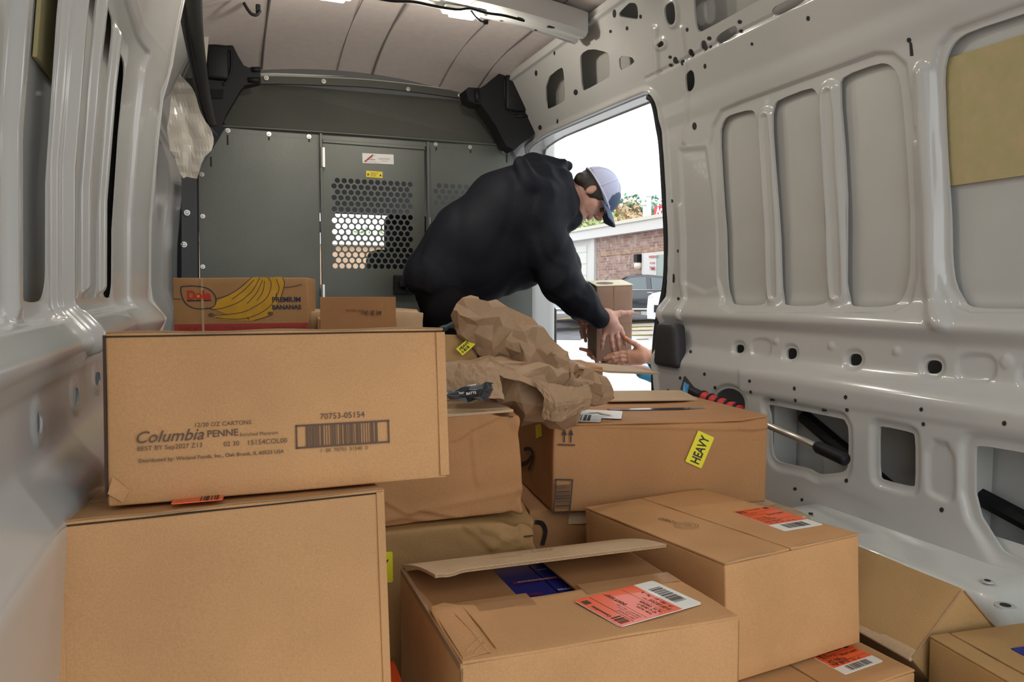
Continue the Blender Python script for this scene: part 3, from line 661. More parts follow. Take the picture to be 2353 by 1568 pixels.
# bolts
bolt_me = None
def bolt(px, py, y, par, r_=.010, n=(0, -1, 0)):
    global bolt_me
    if bolt_me is None:
        b = MB(); b.add(*disc((0, 0, 0), (0, -1, 0), .0125, .002, 14)); b.add(*disc((0, -.002, 0), (0, -1, 0), .0075, .006, 8, .35)); bolt_me = mesh_from('bolt', b.V, b.F, STEEL)
    o = link('bolt', bolt_me, par); p = PY(px, py, y); o.location = Vector(tolocal(par, p)[0]) if par else Vector(p); s_ = r_/.0125; o.scale = (s_, s_, s_); return o
for px, py in ((464,401),(466,497),(466,613),(524,300),(618,308),(710,314),(1001,331),(1080,338),(1157,346)): bolt(px, py, YB-.004, bk)
for px, py in ((612,179),(744,187),(938,205),(1056,219)): bolt(px, py, YB+.10, bk, .011)
for px, py in ((523,322),(485,372),(1164,364)):
    x, z = xz(px, py); mb = MB(); mb.box((x-.0035, YB-.0035, z-.022), (x+.0035, YB-.001, z+.022)); mb.build('slot', DARKH, bk, world=True)  # dark bars paint the shade of slots, nothing is cut
for px, py in ((618,318),(710,322),(1002,342),(1081,348)):
    x, z = xz(px, py); mb = MB(); mb.box((x-.003, YB-.0055, z-.008), (x+.003, YB-.001, z+.006)); mb.build('slot', DARKH, bk, world=True)  # short dark bars, slot shade painted on the sheet
# hinges on the door edge
for py in (363, 676):
    x, z = xz(738, py); mb = MB(); mb.tube([(x, YB-.026, z-.045), (x, YB-.026, z+.045)], .005, 8); mb.box((x-.004, YB-.024, z-.045), (x+.014, YB-.021, z+.045)); mb.build('hinge', STEEL, bk, world=True)
# latch
x, z = xz(927, 655); mb = MB(); mb.box((x-.052, YB-.028, z-.048), (x+.07, YB-.002, z+.048), .006); lt = mb.build('latch', BLACK_P, bk, world=True)
mb = MB(); mb.box((x-.03, YB-.045, z-.012), (x+.03, YB-.026, z+.018), .005); mb.box((x+.0, YB-.05, z-.03), (x+.02, YB-.026, z+.0), .005); mb.build('latch_handle', BLACK_P, lt, smooth=False)
for v in COL.objects['latch_handle'].data.vertices: v.co = Vector(tolocal(bk, np.array(v.co))[0])
# lower pressed frame on the door
a = xz(905, 714); b = xz(960, 790); mb = MB()
for q in ((a[0], b[1], b[0], b[1]+.006), (a[0], a[1]-.006, b[0], a[1]), (a[0], b[1], a[0]+.006, a[1]), (b[0]-.006, b[1], b[0], a[1])): mb.box((q[0], YB+.004, q[1]), (q[2], YB+.010, q[3]))
mb.build('pressed_frame', STEEL if False else GREY_M, bk, world=True)
# maker's plate and warning sticker
M = np.eye(4)
def flabel(name, m, tl, tr, bl, y, par):
    A, B, C = PY(*tl, y), PY(*tr, y), PY(*bl, y); fr = Frame(C, B-A, A-C); W, H = np.linalg.norm(B-A), np.linalg.norm(A-C)
    mb = MB(); fr.slab(mb, 0, 0, W, H, 0, .0006); o = mb.build(name, m, par, world=True); return o, fr, W, H
o, fr, W, H = flabel('maker_plate', WLABEL, (833,352), (905,355.5), (833,375), YB+.008, bk)
REDINK = mat('red_ink', (.45, .05, .04), rough=.6)
mb = MB(); fr.line(mb, [(.012, .008), (.05, .040)], .007, .0010)
fr.text(mb, 'the quality van interiors', .062, .0035, width=.03, h=.001); fr.text(mb, 'www.vans', .092, .011, width=.03, h=.001)
mb.build('red_stripe', REDINK, bk, world=True)
mb = MB(); fr.text(mb, 'VAN', .036, .026, width=.012, h=.0011, bold=.02); fr.text(mb, 'INTERIORS', .028, .016, width=.033, h=.0011, bold=.02)
fr.text(mb, 'Shelving, Racks, Drawers', .078, .0245, width=.055, h=.0011); fr.text(mb, 'for every work van made', .078, .019, width=.05, h=.0011); fr.text(mb, 'made in USA for trades', .016, .006, width=.05, h=.0011)
fr.line(mb, [(.045, .03), (.052, .04), (.058, .036), (.066, .042)], .0008, .001); mb.build('plate_print', INK, bk, world=True)
o, fr, W, H = flabel('warning_sticker', mat('warning_yellow', (.85, .66, .01), rough=.4), (841,392), (879,395), (841,407), YB+.008, bk)
mb = MB()
for u in (.010, W-.010):
    fr.poly(mb, [(u-.006, .009), (u+.006, .009), (u, .020)], .001)
for i in range(5): fr.text(mb, ['KEEP DOOR CLOSED', 'AND LATCHED WHEN', 'VEHICLE IS', 'BEING DRIVEN', 'AT ALL TIMES'][i], W/2-.018, .005+.0044*(4-i), width=.036 if i < 2 else .026, h=.001)
mb.build('sticker_print', INK, bk, world=True)
# left side bracket of the bulkhead
DKGREY = mat('dark_grey_steel', (.055, .057, .06), rough=.5, metal=.3, bump=.1)
fl_ = empty('side_bracket', tuple(PY(432, 740, 3.5)), 'dark grey steel side bracket with two bolts left of the bulkhead', 'bracket')
mb = MB(); P = [PY(417, 405, 3.50), PY(452, 400, 3.56), PY(455, 1000, 3.56), PY(412, 1000, 3.50)]; P[2][2] = .9*0+.02; P[3][2] = .02; mb.prism(P, (0, .004, 0), 0, 0); mb.build('plate', DKGREY, fl_, world=True)
mb = MB(); P = [PY(446, 372, 3.565), PY(456, 372, 3.565), PY(457, 1000, 3.565), PY(447, 1000, 3.565)]; P[2][2] = P[3][2] = .02; mb.prism(P, (0, .02, 0), 0, 0); mb.build('edge_strip', BLACK_P, fl_, world=True)
for px, py in ((430,489),(423,562)): bolt(px, py, 3.505, fl_, .0125)
# ---- black plastic corner trims
def trim_poly(pts, y, th): return [tuple(PY(px, py, y)) for px, py in pts]
tl = empty('corner_trim', tuple(PY(500, 305, 3.5)), 'black moulded plastic corner trim at upper left beside the bulkhead', 'trim')
mb = MB(); mb.prism(trim_poly([(500,308),(478,285),(468,240),(470,180),(468,92),(478,84),(500,76),(524,72),(531,82),(532,98),(548,130),(560,150),(570,155),(597,155),(598,188),(562,196),(553,206),(520,262)], 3.50, .1), (0, .07, 0), 0, 0)
mb.build('body', BLACK_P, tl, world=True, ang=30)
mb = MB()
for pts, r_ in (([(472,95),(500,90),(530,92)], .022), ([(476,112),(500,112),(530,112)], .014)):
    mb.tube([PY(a, b, 3.50) for a, b in pts], r_, 10)
mb.tube(spline([PY(a, b, 3.50) for a, b in ((530,100),(532,140),(530,165),(522,185),(512,196))], 5), .006, 6)
mb.box(PY(474, 178, 3.47)+np.array([0, 0, 0]), PY(524, 108, 3.50), .02); mb.tube([PY(578, 160, 3.5), PY(598, 160, 3.5)], .012, 8); mb.tube([PY(570, 184, 3.5), PY(598, 184, 3.5)], .012, 8)
mb.build('moulded_ribs', BLACK_P, tl, world=True, smooth=True)
mb = MB(); mb.prism(trim_poly([(486,205),(514,205),(512,226),(484,226)], 3.492, .1), (0, .01, 0), 0, 0); mb.build('pocket', mat('deep_black', (.003, .003, .003), rough=.9), tl, world=True)
tr_ = empty('corner_trim', tuple(PY(1200, 335, 3.5)), 'black moulded plastic corner trim at upper right beside the side door opening', 'trim')
mb = MB(); mb.prism(trim_poly([(1070,206),(1076,201),(1104,202),(1120,192),(1148,168),(1165,148),(1172,140),(1184,142),(1188,150),(1208,158),(1219,165),(1218,176),(1208,182),(1208,200),(1212,245),(1228,254),(1233,300),(1218,318),(1196,332),(1182,345),(1163,335),(1140,290),(1106,240),(1092,238),(1076,230)], 3.44, .1), (0, .10, 0), 0, 0)
mb.build('body', BLACK_P, tr_, world=True, ang=30)
mb = MB(); mb.tube(spline([PY(a, b, 3.44) for a, b in ((1160,182),(1160,215),(1166,245),(1178,260),(1192,262))], 5), .006, 6)
mb.tube([PY(1168,160,3.44), PY(1190,164,3.44), PY(1216,170,3.44)], .018, 10); mb.tube([PY(1186,268,3.44), PY(1215,266,3.44)], .008, 8); mb.tube([PY(1095,206,3.44), PY(1098,236,3.44)], .014, 8)
mb.box(PY(1164,252,3.42), PY(1206,178,3.45), .02)
mb.build('moulded_ribs', BLACK_P, tr_, world=True, smooth=True)
# black curtain-like trim strip running up along the left wall top
st = empty('pillar_trim', tuple(PY(490, 290, 3.36)), 'long black plastic pillar trim strip curving up to the roof on the left', 'trim')
mb = MB(); pts = spline([PY(a, b, y) for a, b, y in ((432,-60,2.45),(436,0,2.72),(443,70,2.95),(452,130,3.12),(462,190,3.25),(474,245,3.33),(486,290,3.38))], 6); mb.tube(pts, np.interp(np.arange(len(pts)), [0, len(pts)-1], [.042, .022]), 10, flat=.45); mb.build('strip', mat('strip_plastic', (.03, .031, .03), rough=.45, bump=.2, bscale=200), st, world=True, smooth=True)
mb = MB(); pts2 = spline([PY(a, b, y) for a, b, y in ((420,-60,2.43),(423,0,2.70),(430,70,2.92),(442,140,3.09),(455,200,3.22),(468,252,3.30),(480,288,3.35))], 6); mb.tube(pts2, .008, 8); mb.build('edge_bead', BLACK_P, st, world=True, smooth=True)
# body-coloured pillar piece and torn protective film
mb = MB(); mb.prism([PY(452, 4, 3.40), PY(482, 4, 3.40), PY(480, 80, 3.40), PY(472, 170, 3.40), PY(460, 60, 3.40)], (0, .02, 0), 0, 0); pp = mb.build('wall_pillar_left', mat('pillar_cream', (.50, .46, .40), rough=.5), kind='structure')
mb = MB(); 
for py in (58, 74): mb.tube(spline([PY(457, py+2, 3.385), PY(464, py-3, 3.38), PY(474, py+1, 3.385)], 4), .006, 6)
mb.build('orange_clip', mat('clip_orange', (.45, .20, .06), rough=.5), pp, smooth=True)
def film(name, outline, y, amp, seed, m, n=26, fr=3.2):
    P = np.array(outline, float); lo = P.min(0); hi = P.max(0); idx = {}; V = []; FA = []
    gx = np.linspace(lo[0], hi[0], n); gy = np.linspace(lo[1], hi[1], n)
    pts = np.array([(x, y_) for x in gx for y_ in gy]); d, near = sdf2(pts, P); ins = d < 0; keep = ins.copy()
    G = ins.reshape(n, n); nb = np.zeros_like(G)
    for a in (-1, 0, 1):
        for b in (-1, 0, 1): nb |= np.roll(np.roll(G, a, 0), b, 1)
    sn = (nb & ~G).ravel(); pts[sn] = near[sn]; ok = ins | sn
    W3 = []
    for k, (x, y_) in enumerate(pts):
        p = PY(x, y_, y) if callable(y) is False else PY(x, y_, y(x, y_)); q = Vector((p[0]*fr, p[2]*fr, seed)); c = mnoise.noise(q)+.5*abs(mnoise.noise(q*2.3))+.25*abs(mnoise.noise(q*5)); p = p+np.array([.3, -1, 0])*amp*c; W3.append(p)
    id2 = np.arange(n*n).reshape(n, n)
    for i in range(n-1):
        for j in range(n-1):
            q = (id2[i, j], id2[i+1, j], id2[i+1, j+1], id2[i, j+1])
            if all(ok[k] for k in q): FA.append(q)
    return W3, FA
FILM = mat('protective_film', (.50, .465, .41), rough=.3, coat=.3)
W3_, FA = film('film', [(412,170),(428,190),(442,215),(452,240),(478,290),(486,325),(478,350),(462,365),(455,385),(450,412),(436,410),(430,405),(418,412),(404,385),(396,355),(386,350),(384,300),(392,250),(400,200)], 3.28, .09, 3.3, FILM, n=17, fr=3.4)
o = link('film_sheet', mesh_from('film', W3_, FA, FILM, False)); apply_props(o, 'crinkled torn protective film hanging on the left pillar beside the bulkhead', 'film')
so_ = o.modifiers.new('s', 'SOLIDIFY'); so_.thickness = .0015
# ---- dome lights on the roof bow
LAMP_W = 7.0
LENS = mat('lamp_lens', (1, 1, 1), rough=.4, emit=(1, .97, .9, 18))
HOUS = mat('lamp_housing', (.75, .74, .70), rough=.35)
lamp_proto = None
def dome(px, py, label):
    p = PY(px, py, 2.64); z = bow_z(p[0])-.002
    t = empty('dome_light', (p[0], 2.64, z), label, 'lamp', group=None)
    mb = MB(); V, FA = rbox((.150, .062, .018), .009, 3); V[:, 0] *= 1; mb.add(V+np.array([0, 0, -.009]), FA); mb.tube([(-.095, 0, -.006), (-.06, 0, -.008)], [.006, .014], 8); mb.tube([(.06, 0, -.008), (.095, 0, -.006)], [.014, .006], 8); mb.build('housing', HOUS, t, smooth=True)
    V, FA = rbox((.100, .046, .016), .008, 3); link('lens', mesh_from('lens', V+np.array([0, 0, -.022]), FA, LENS, True), t)
    l = bpy.data.lights.new('dome_lamp', 'POINT'); l.shadow_soft_size = .025; l.energy = LAMP_W; l.color = (1, .93, .82)
    lo = bpy.data.objects.new('dome_lamp', l); lo.parent = t; lo.location = (0, 0, -.062); COL.objects.link(lo); return t
dome(760, 4, 'lit white dome lamp on the roof bow, left one of two'); dome(1063, 34, 'lit white dome lamp on the roof bow, right one of two beside black wire')
# two unseen lamps added on the rear bow to help light the rear
for x_ in (.40, .95):
    t = empty('dome_light', (x_, 1.55, bow_z(x_)-.002), ['left', 'right'][x_ > .6]+' added dome lamp on the rear roof bow, unseen, lighting the rear', 'lamp', group='added dome lamps above the picture')
    V, FA = rbox((.150, .062, .018), .009, 3); link('housing', mesh_from('h', V+np.array([0, 0, -.009]), FA, HOUS, True), t)
    V, FA = rbox((.100, .046, .016), .008, 3); link('lens', mesh_from('lens', V+np.array([0, 0, -.022]), FA, LENS, True), t)
    l = bpy.data.lights.new('dome_lamp', 'AREA'); l.shape = 'RECTANGLE'; l.size = .09; l.size_y = .04; l.energy = 1.8; l.color = (1, .93, .82)
    lo = bpy.data.objects.new('dome_lamp', l); lo.parent = t; lo.location = (0, 0, -.036); COL.objects.link(lo)
# wiring
wr_ = empty('wire_harness', tuple(PY(800, 0, 2.57)), 'black wiring harness clipped along the roof bow', 'cable')
mb = MB(); pts = spline([PY(a, b, 2.50) for a, b in ((700,-30),(760,-16),(840,-8),(900,2),(950,4),(1000,14),(1050,22),(1080,20),(1120,30),(1160,36),(1205,48))], 6); mb.tube(pts, .0045, 6)
mb.build('cable', BLACK_P, wr_, world=True, smooth=True)
mb = MB(); mb.tube(spline([PY(a, b, 2.60) for a, b in ((1078,18),(1086,30),(1096,42),(1108,50),(1120,50))], 5), [.004]*16+[.009]*5, 8) ; mb.build('pigtail', BLACK_P, wr_, world=True, smooth=True)
mb = MB(); mb.tube(spline([PY(a, b, 3.0) for a, b in ((560,6),(568,20),(578,32),(590,34),(598,24))], 5), .006, 6); mb.box(PY(588,26,3.0), PY(598,14,3.02), .003); mb.build('loose_end', BLACK_P, wr_, world=True, smooth=True)
mb = MB(); mb.tube(spline([PY(a, b, 3.45) for a, b in ((456,6),(470,4),(478,6),(474,20),(466,34),(456,40),(480,36),(482,18))], 5), .008, 6); mb.build('looped_cable', BLACK_P, wr_, world=True, smooth=True)
# rubber door seal along the rear edge of the opening and the round buffer pad
sl = empty('door_seal', tuple(PX(1507, 915, 1.62)), 'black rubber seal along the rear edge of the side door opening', 'seal')
mb = MB(); sp = [(1494,222),(1503,229),(1510,250),(1517,290),(1524,336),(1531,450),(1536,560),(1534,640),(1526,690),(1515,740),(1509,800),(1507,860),(1507,920)]
pts = []
for a, b in sp:
    y, s_ = wall_s(a, b); p = wall_pt(np.array([y]), np.array([s_]), np.array([.0]), False)[0]; pts.append(p+np.array([-.004, .008, 0]))
pts += [pts[-1]+np.array([0, .01, -.3]), pts[-1]+np.array([0, .03, -.5])]
mb.tube(spline(pts, 5), .011, 8); mb.build('seal', RUBBER, sl, world=True, smooth=True)
y, s_ = wall_s(1552, 804); p = wall_pt(np.array([y]), np.array([s_]), np.array([-.03]), False)[0]
bp_ = empty('buffer_pad', tuple(p), 'dark grey rounded plastic buffer pad on the door pillar', 'pad')
V, FA = rbox((.055, .145, .165), .02, 5); mb = MB(); V[:, 2] *= 1; V[:, 1] *= (1-.25*(V[:, 2]/.17)); mb.add(V, FA); mb.build('pad', PAD_P, bp_, smooth=True)

# ================================================================== CAB seen through the perforation
cab = empty('cab_interior', (.7, 4.3, 0), 'dark front cab seen through the perforated bulkhead door', 'cab')
CABG = mat('cab_grey', (.11, .11, .115), rough=.7); CABL = mat('cab_headliner', (.13, .13, .13), rough=.9)
mb = MB(); mb.add([(-.2, 3.78, 1.78), (1.6, 3.78, 1.78), (1.5, 4.9, 1.50), (-.1, 4.9, 1.50)], [(0, 1, 2, 3)]); mb.add([(-.3, 3.7, 2.1), (1.7, 3.7, 2.1), (1.6, 3.78, 1.78), (-.2, 3.78, 1.78)], [(0, 1, 2, 3)]); mb.build('headliner', CABL, cab, world=True)
mb = MB(); mb.box((-.25, 4.95, .55), (1.62, 5.35, 1.02), .05, 2); mb.build('dashboard', CABG, cab, world=True, smooth=True)
for x0, x1 in ((-.10, -.26), (1.5, 1.66)):
    mb = MB(); mb.tube([(x0, 4.85, 1.52), (x1, 5.45, .95)], .05, 8); mb.build('pillar', CABG, cab, world=True)
    mb = MB(); mb.tube([(x0, 3.95, 1.75), (x1, 3.9, .6)], .06, 8); mb.build('pillar', CABG, cab, world=True)
for xx in (-.3, 1.62): mb = MB(); mb.box((xx, 3.66, 0), (xx+.06, 5.4, .95)); mb.build('cab_door', CABG, cab, world=True)
def seat(x, y=4.05, zt=1.36):
    BL = mat('seat_cloth', (.012, .013, .016), rough=.9, bump=.2)
    mb = MB(); V, FA = rbox((.46, .16, .66), .06, 4); mb.add(V+np.array([x, y, zt-.50]), FA); t = mb.build('cab_seat', BL, cab, world=True, smooth=True)
    for nm, sz, off in (('headrest', (.26, .12, .24), (0, 0, zt-.09)), ('seat_cushion', (.5, .5, .5), (0, .3, .25))):
        V, FA = rbox(sz, .05, 4); link(nm, mesh_from(nm, tolocal(cab, V+np.array([x, y, 0])+np.array(off)), FA, BL, True), t)
seat(1.0, 4.1, 1.40); seat(.24, 4.1, 1.36)
mb = MB(); a = np.array([.55, 4.75, 1.40]); mb.box(a-np.array([.13, .01, .035]), a+np.array([.13, .01, .035]), .01); mb.build('mirror', BLACK_P, cab, world=True)
mb = MB(); c0 = np.array([.38, 4.62, 1.10]); mb.tube([c0+np.array([.19*math.cos(a), -.07*math.sin(a), .17*math.sin(a)]) for a in np.linspace(0, 2*PI, 25)], .014, 8, cap=False); mb.tube([c0, c0+np.array([0, .4, -.2])], .03, 8); mb.tube([c0-np.array([.18, 0, 0]), c0+np.array([.18, 0, 0])], .02, 6); mb.build('steering_wheel', BLACK_P, cab, world=True)
# ================================================================== CARTONS
def nz(V, s, amp, seed=0.):
    V = np.array(V, float)
    return V+amp*np.array([mnoise.noise_vector(Vector((v[0]*s+seed, v[1]*s, v[2]*s))) for v in V])
def carton(name, label, O, ypr, dims, m=KRAFT, seam='y', cat='box', group=None, flaps=True, ft=.0045, deform=None, n=12, r=.0035, gap=.0035, edge_flute=None, bottom_dark=False, seed=0., wob=.0012, seam_at=0., edge=True):
    w_, d_, h_ = dims; R_ = rotm(*[math.radians(a) for a in ypr]); root_p = np.array(O)+R_ @ np.array([w_/2, d_/2, -h_])
    t = empty(name, root_p, label, cat, R_, group)
    top = h_-(ft if flaps else 0); V, FA = rbox((w_, d_, top), r, n); V = V+np.array([0, 0, top/2])
    bulge = (1-(2*V[:, 0]/w_)**2)*(1-(2*(V[:, 2]-h_/2)/h_)**2); V[:, 1] += np.sign(V[:, 1])*np.where(np.abs(V[:, 1]) > d_/2-.006, .0015*np.clip(bulge, 0, 1), 0)
    V = nz(V, 9, wob, seed)
    if deform: V = deform(V)
    b = link('body', mesh_from('body', V, FA, m, True), t); auto_smooth(b, 50)
    if flaps:
        for sgn in (-1, 1):
            if seam == 'y': x0, x1, y0, y1 = (-w_/2, seam_at-gap/2, -d_/2, d_/2) if sgn < 0 else (seam_at+gap/2, w_/2, -d_/2, d_/2)
            else: x0, x1, y0, y1 = (-w_/2, w_/2, -d_/2, seam_at-gap/2) if sgn < 0 else (-w_/2, w_/2, seam_at+gap/2, d_/2)
            V, FA = rbox((x1-x0, y1-y0, ft), .0018, 8); V = V+np.array([(x0+x1)/2, (y0+y1)/2, h_-ft/2]); V[:, 2] += .0012*np.array([mnoise.noise(Vector((v[0]*14, v[1]*14, seed+sgn))) for v in V])
            if deform: V = deform(V)
            f = link('flap', mesh_from('flap', V, FA, m, True), t); auto_smooth(f, 40)
        mb = MB()
        if seam == 'y': mb.box((seam_at-gap, -d_/2+.002, h_-ft-.001), (seam_at+gap, d_/2-.002, h_-ft+.0006))
        else: mb.box((-w_/2+.002, seam_at-gap, h_-ft-.001), (w_/2-.002, seam_at+gap, h_-ft+.0006))
        mb.build('seam', mat('seam_shadow_board', (.03, .018, .01), rough=.9), t)
    if flaps and edge:
        mb = MB(); mb.box((-w_/2+.001, -d_/2-.0004, h_-ft-.0012), (w_/2-.001, -d_/2+.004, h_-ft+.0004)); mb.build('flap_gap_shade', mat('seam_shadow_board', (.03, .018, .01), rough=.9), t)  # dark strip paints the shade of a gap under the flap
        mb = MB(); P = [(x, -d_/2-.0005, h_-.0002+.0012*math.sin(x*40+seed)) for x in np.linspace(-w_/2+.002, w_/2-.002, 24)]; mb.tube(P, .0011, 5); mb.build('frayed_edge', KRAFT_IN, t)
    t['w'] = w_; t['d'] = d_; t['h'] = h_; return t
def creases(root, axis, val, lines, amp=.004, sig=.004, part='body'):
    b = [c for c in root.children if c.name.startswith(part)][0]; me = b.data; n = len(me.vertices); co = np.empty(n*3, np.float32); me.vertices.foreach_get('co', co); co = co.reshape(-1, 3); sgn = 1 if val > 0 else -1
    m = np.abs(co[:, axis]-val) < .02; P = co[m].astype(float); o2 = [i for i in range(3) if i != axis]; D = np.zeros(len(P))
    for L in lines:
        pts = spline(np.array([hit_face(root, axis, val, *q)[o2] for q in L]), 4); dmin = np.full(len(P), 9.); side = np.zeros(len(P))
        for a, c in zip(pts[:-1], pts[1:]):
            ab = c-a; t_ = np.clip(((P[:, o2]-a) @ ab)/(ab @ ab+1e-12), 0, 1); dv = P[:, o2]-a-t_[:, None]*ab; dd = np.linalg.norm(dv, axis=1); k = dd < dmin; dmin[k] = dd[k]; side[k] = np.sign(ab[0]*dv[k, 1]-ab[1]*dv[k, 0])
        D += amp*np.exp(-(dmin/sig)**2)*1.0+amp*.6*side*np.exp(-(dmin/(sig*3))**2)*np.minimum(1, dmin/sig)
    P[:, axis] += sgn*D; co[m] = P; me.vertices.foreach_set('co', co.astype(np.float32).ravel()); me.update(); auto_smooth(b, 75)
def flat_label(root, axis, val, bl, br, tl, m, name='label', h=.0012, rnd=True, mbsplit=None):
    fr, W, H = face_frame(root, axis, val, bl, br, tl); mb = MB()
    r_ = min(W, H)*.06; P = []
    for cx_, cy_, a0 in ((W-r_, r_, -PI/2), (W-r_, H-r_, 0), (r_, H-r_, PI/2), (r_, r_, PI)):
        for i in range(4): a = a0+i*PI/6; P.append((cx_+r_*math.cos(a), cy_+r_*math.sin(a)))
    k = len(P); V = [fr.p(u, v, h) for u, v in P]+[fr.p(u, v, h-.0009) for u, v in P]; mb.add(V, [tuple(range(k))]+[(i, k+i, k+(i+1) % k, (i+1) % k) for i in range(k)])
    return mb.build(name, m, root), fr, W, H
def shipping_label(root, axis, val, bl, br, tl, frac=.72, seed=1):
    """orange label with a white barcode strip along its bottom edge"""
    o, fr, W, H = flat_label(root, axis, val, bl, br, tl, WLABEL)
    mb = MB(); v0 = H*(1-frac); fr.slab(mb, .0008, v0, W-.0008, H-.0008, .0013, .0003); oo = mb.build('orange_field', ORANGE, o)
    pr = MB(); h = .0019
    fr.barcode(pr, W*.22, H*.06, W*.78, v0-H*.05, 60, h-.0004, True, seed)
    fr.text(pr, '19 - 00 - 61 - 74 - A', W*.12, v0+H*.03, width=W*.62, h=h, bold=.02)
    k = H*frac; rr = random.Random(seed)
    fr.text(pr, 'SHIP FROM', W*.06, v0+k*.12, width=W*.4, h=h); fr.text(pr, '421 DIST CENTER LOT 8817', W*.06, v0+k*.17, width=W*.52, h=h)
    fr.line(pr, [(W*.04, v0+k*.24), (W*.96, v0+k*.24)], .0005, h)
    for i, (tx, sz) in enumerate((('PLTS  ORDER', .42), ('47 C 3658 7', .36), ('TOM  BLDG', .30))): fr.text(pr, tx, W*.08, v0+k*(.27+.075*i), width=W*sz, h=h, bold=.015)
    fr.text(pr, "DON'T SORT", W*.50, v0+k*.50, width=W*.42, h=h, bold=.03, hs=1.1)
    fr.line(pr, [(W*.04, v0+k*.56), (W*.96, v0+k*.56)], .0005, h)
    for i in range(3): fr.text(pr, ['CASE QTY 1  SKU 12402', 'PENNE PASTA 12/20 OZ', 'DRY GOODS'][i], W*.08, v0+k*(.60+.05*i), width=W*(.5-.08*i), h=h)
    fr.line(pr, [(W*.04, v0+k*.77), (W*.96, v0+k*.77)], .0008, h)
    fr.text(pr, 'Commodities', W*.30, v0+k*.90, width=W*.40, h=h, bold=.03); fr.quad(pr, W*.78, v0+k*.86, W*.90, v0+k*.96, h)
    fr.barcode(pr, W*.06, v0+k*.80, W*.28, v0+k*.95, 14, h, True, seed+5)
    pr.build('label_print', INK, o); return o
def heavy_label(root, axis, val, bl, br, tl, text='HEAVY', wfrac=.86, parent=None):
    o, fr, W, H = flat_label(root, axis, val, bl, br, tl, YELLOW, 'yellow_sticker')
    mb = MB(); V, _ = text_vf(text, 0, .025); k = W*wfrac/V[:, 0].max(); asc = .72*k; fr.text(mb, text, W*(1-wfrac)/2, (H-H*.52)/2, width=W*wfrac, h=.0018, bold=.025, hs=H*.52/asc)
    mb.build('sticker_print', INK, o); return o

# ---- A: large plain box at lower left, on the wheel arch
A_ = carton('cardboard_box', 'largest plain cardboard box at lower left, supporting the penne pasta box', (-.187, .942, .742), (1.2, -6.7, .1), (.385, .30, .335), KRAFT, seam='x', seed=1, wob=.0016)
o, fr, W, H = flat_label(A_, 2, .34, (392,1163), (512,1152), (400,1148), ORANGE, 'orange_label', h=.0022)
mb = MB(); fr.barcode(mb, W*.55, 0, W*.95, H, 16, .003, True, 3); fr.text(mb, '74 - 61', W*.08, H*.2, width=W*.3, h=.003); mb.build('label_print', INK, o)
mb = MB(); mb.tube([(-.19, -.1485, .002), (-.19, -.1485, .335)], .0012, 6); mb.build('side_crease', KRAFT_IN, A_)
# vertical manufacturer's joint strips on both sides of the front
for x0, x1 in ((-.1915, -.172), (.181, .1915)):
    mb = MB(); mb.box((x0, -.1525, .004), (x1, -.1490, .332), .001); mb.build('joint_strip', KRAFT, A_)
# ---- B: penne box
B_ = carton('pasta_box', 'tan Columbia penne pasta cardboard box with black print and a long barcode', (-.127, 1.011, .950), (-1.9, -6.3, .1), (.42, .26, .209), KRAFT, seam='x', seed=2)
fB = Frame((-.21, -.13, 0), (1, 0, 0), (0, 0, 1))
def uvB(px, py): p = hit_face(B_, 1, -.1318, px, py); return p[0]+.21, p[2]
pr = MB()
def tB(s, px, py, wpx, **k): u, v = uvB(px, py); u2, _ = uvB(px+wpx, py); fB.text(pr, s, u, v, width=u2-u, h=.0030, **k)
tB('12/20 OZ CARTONS', 449, 982, 129); tB('PENNE', 477, 1005, 71, bold=.01); tB('Enriched Macaroni', 552, 1003, 87); tB('BEST BY Sep2027 Z13', 316, 1037, 149)
tB('02 30', 514, 1026, 36); tB('15154COL00', 571, 1023, 89); tB('Distributed by: Winland Foods, Inc., Oak Brook, IL 60523 USA', 319, 1064, 334, bold=.008)
tB('70753-05154', 736, 964, 102); tB('1  00  70753  51540  0', 738, 1040, 107)
# brush-like italic word: strokes with weight, letters sheared
tB('Columbia', 314, 1019, 156, shear=.35, bold=.006)
u0, v0 = uvB(680, 1032); u1, v1 = uvB(894, 965); u1b, _ = uvB(896, 1016)
for q in ((u0, v0, u1, v0+.0022), (u0, v1-.0022, u1, v1), (u0, v0, u0+.0022, v1), (u1-.0022, v0, u1, v1)): fB.quad(pr, *q, .0030)
fB.barcode(pr, u0+.013, v0+.002, u1-.015, v1-.002, 86, .0030, True, 12)
pr.build('box_print', INKF, B_)
mb = MB(); mb.box((-.2125, -.131, .012), (-.2095, .12, .206)); mb.build('side_shadow_strip', mat('side_shadow', (.05, .028, .018), rough=.9), B_)  # dark strip paints the gap shadow down the left edge
mb = MB(); mb.box((.199, -.1325, .004), (.212, -.129, .203), .001); mb.build('joint_strip', KRAFT, B_)
mb = MB(); mb.add([(-.209, -.1345, .016), (-.193, -.1325, .004), (-.186, -.1335, .018), (-.2035, -.1335, .036)], [(0, 1, 2, 3)]); mb.build('torn_corner', KRAFT, B_)

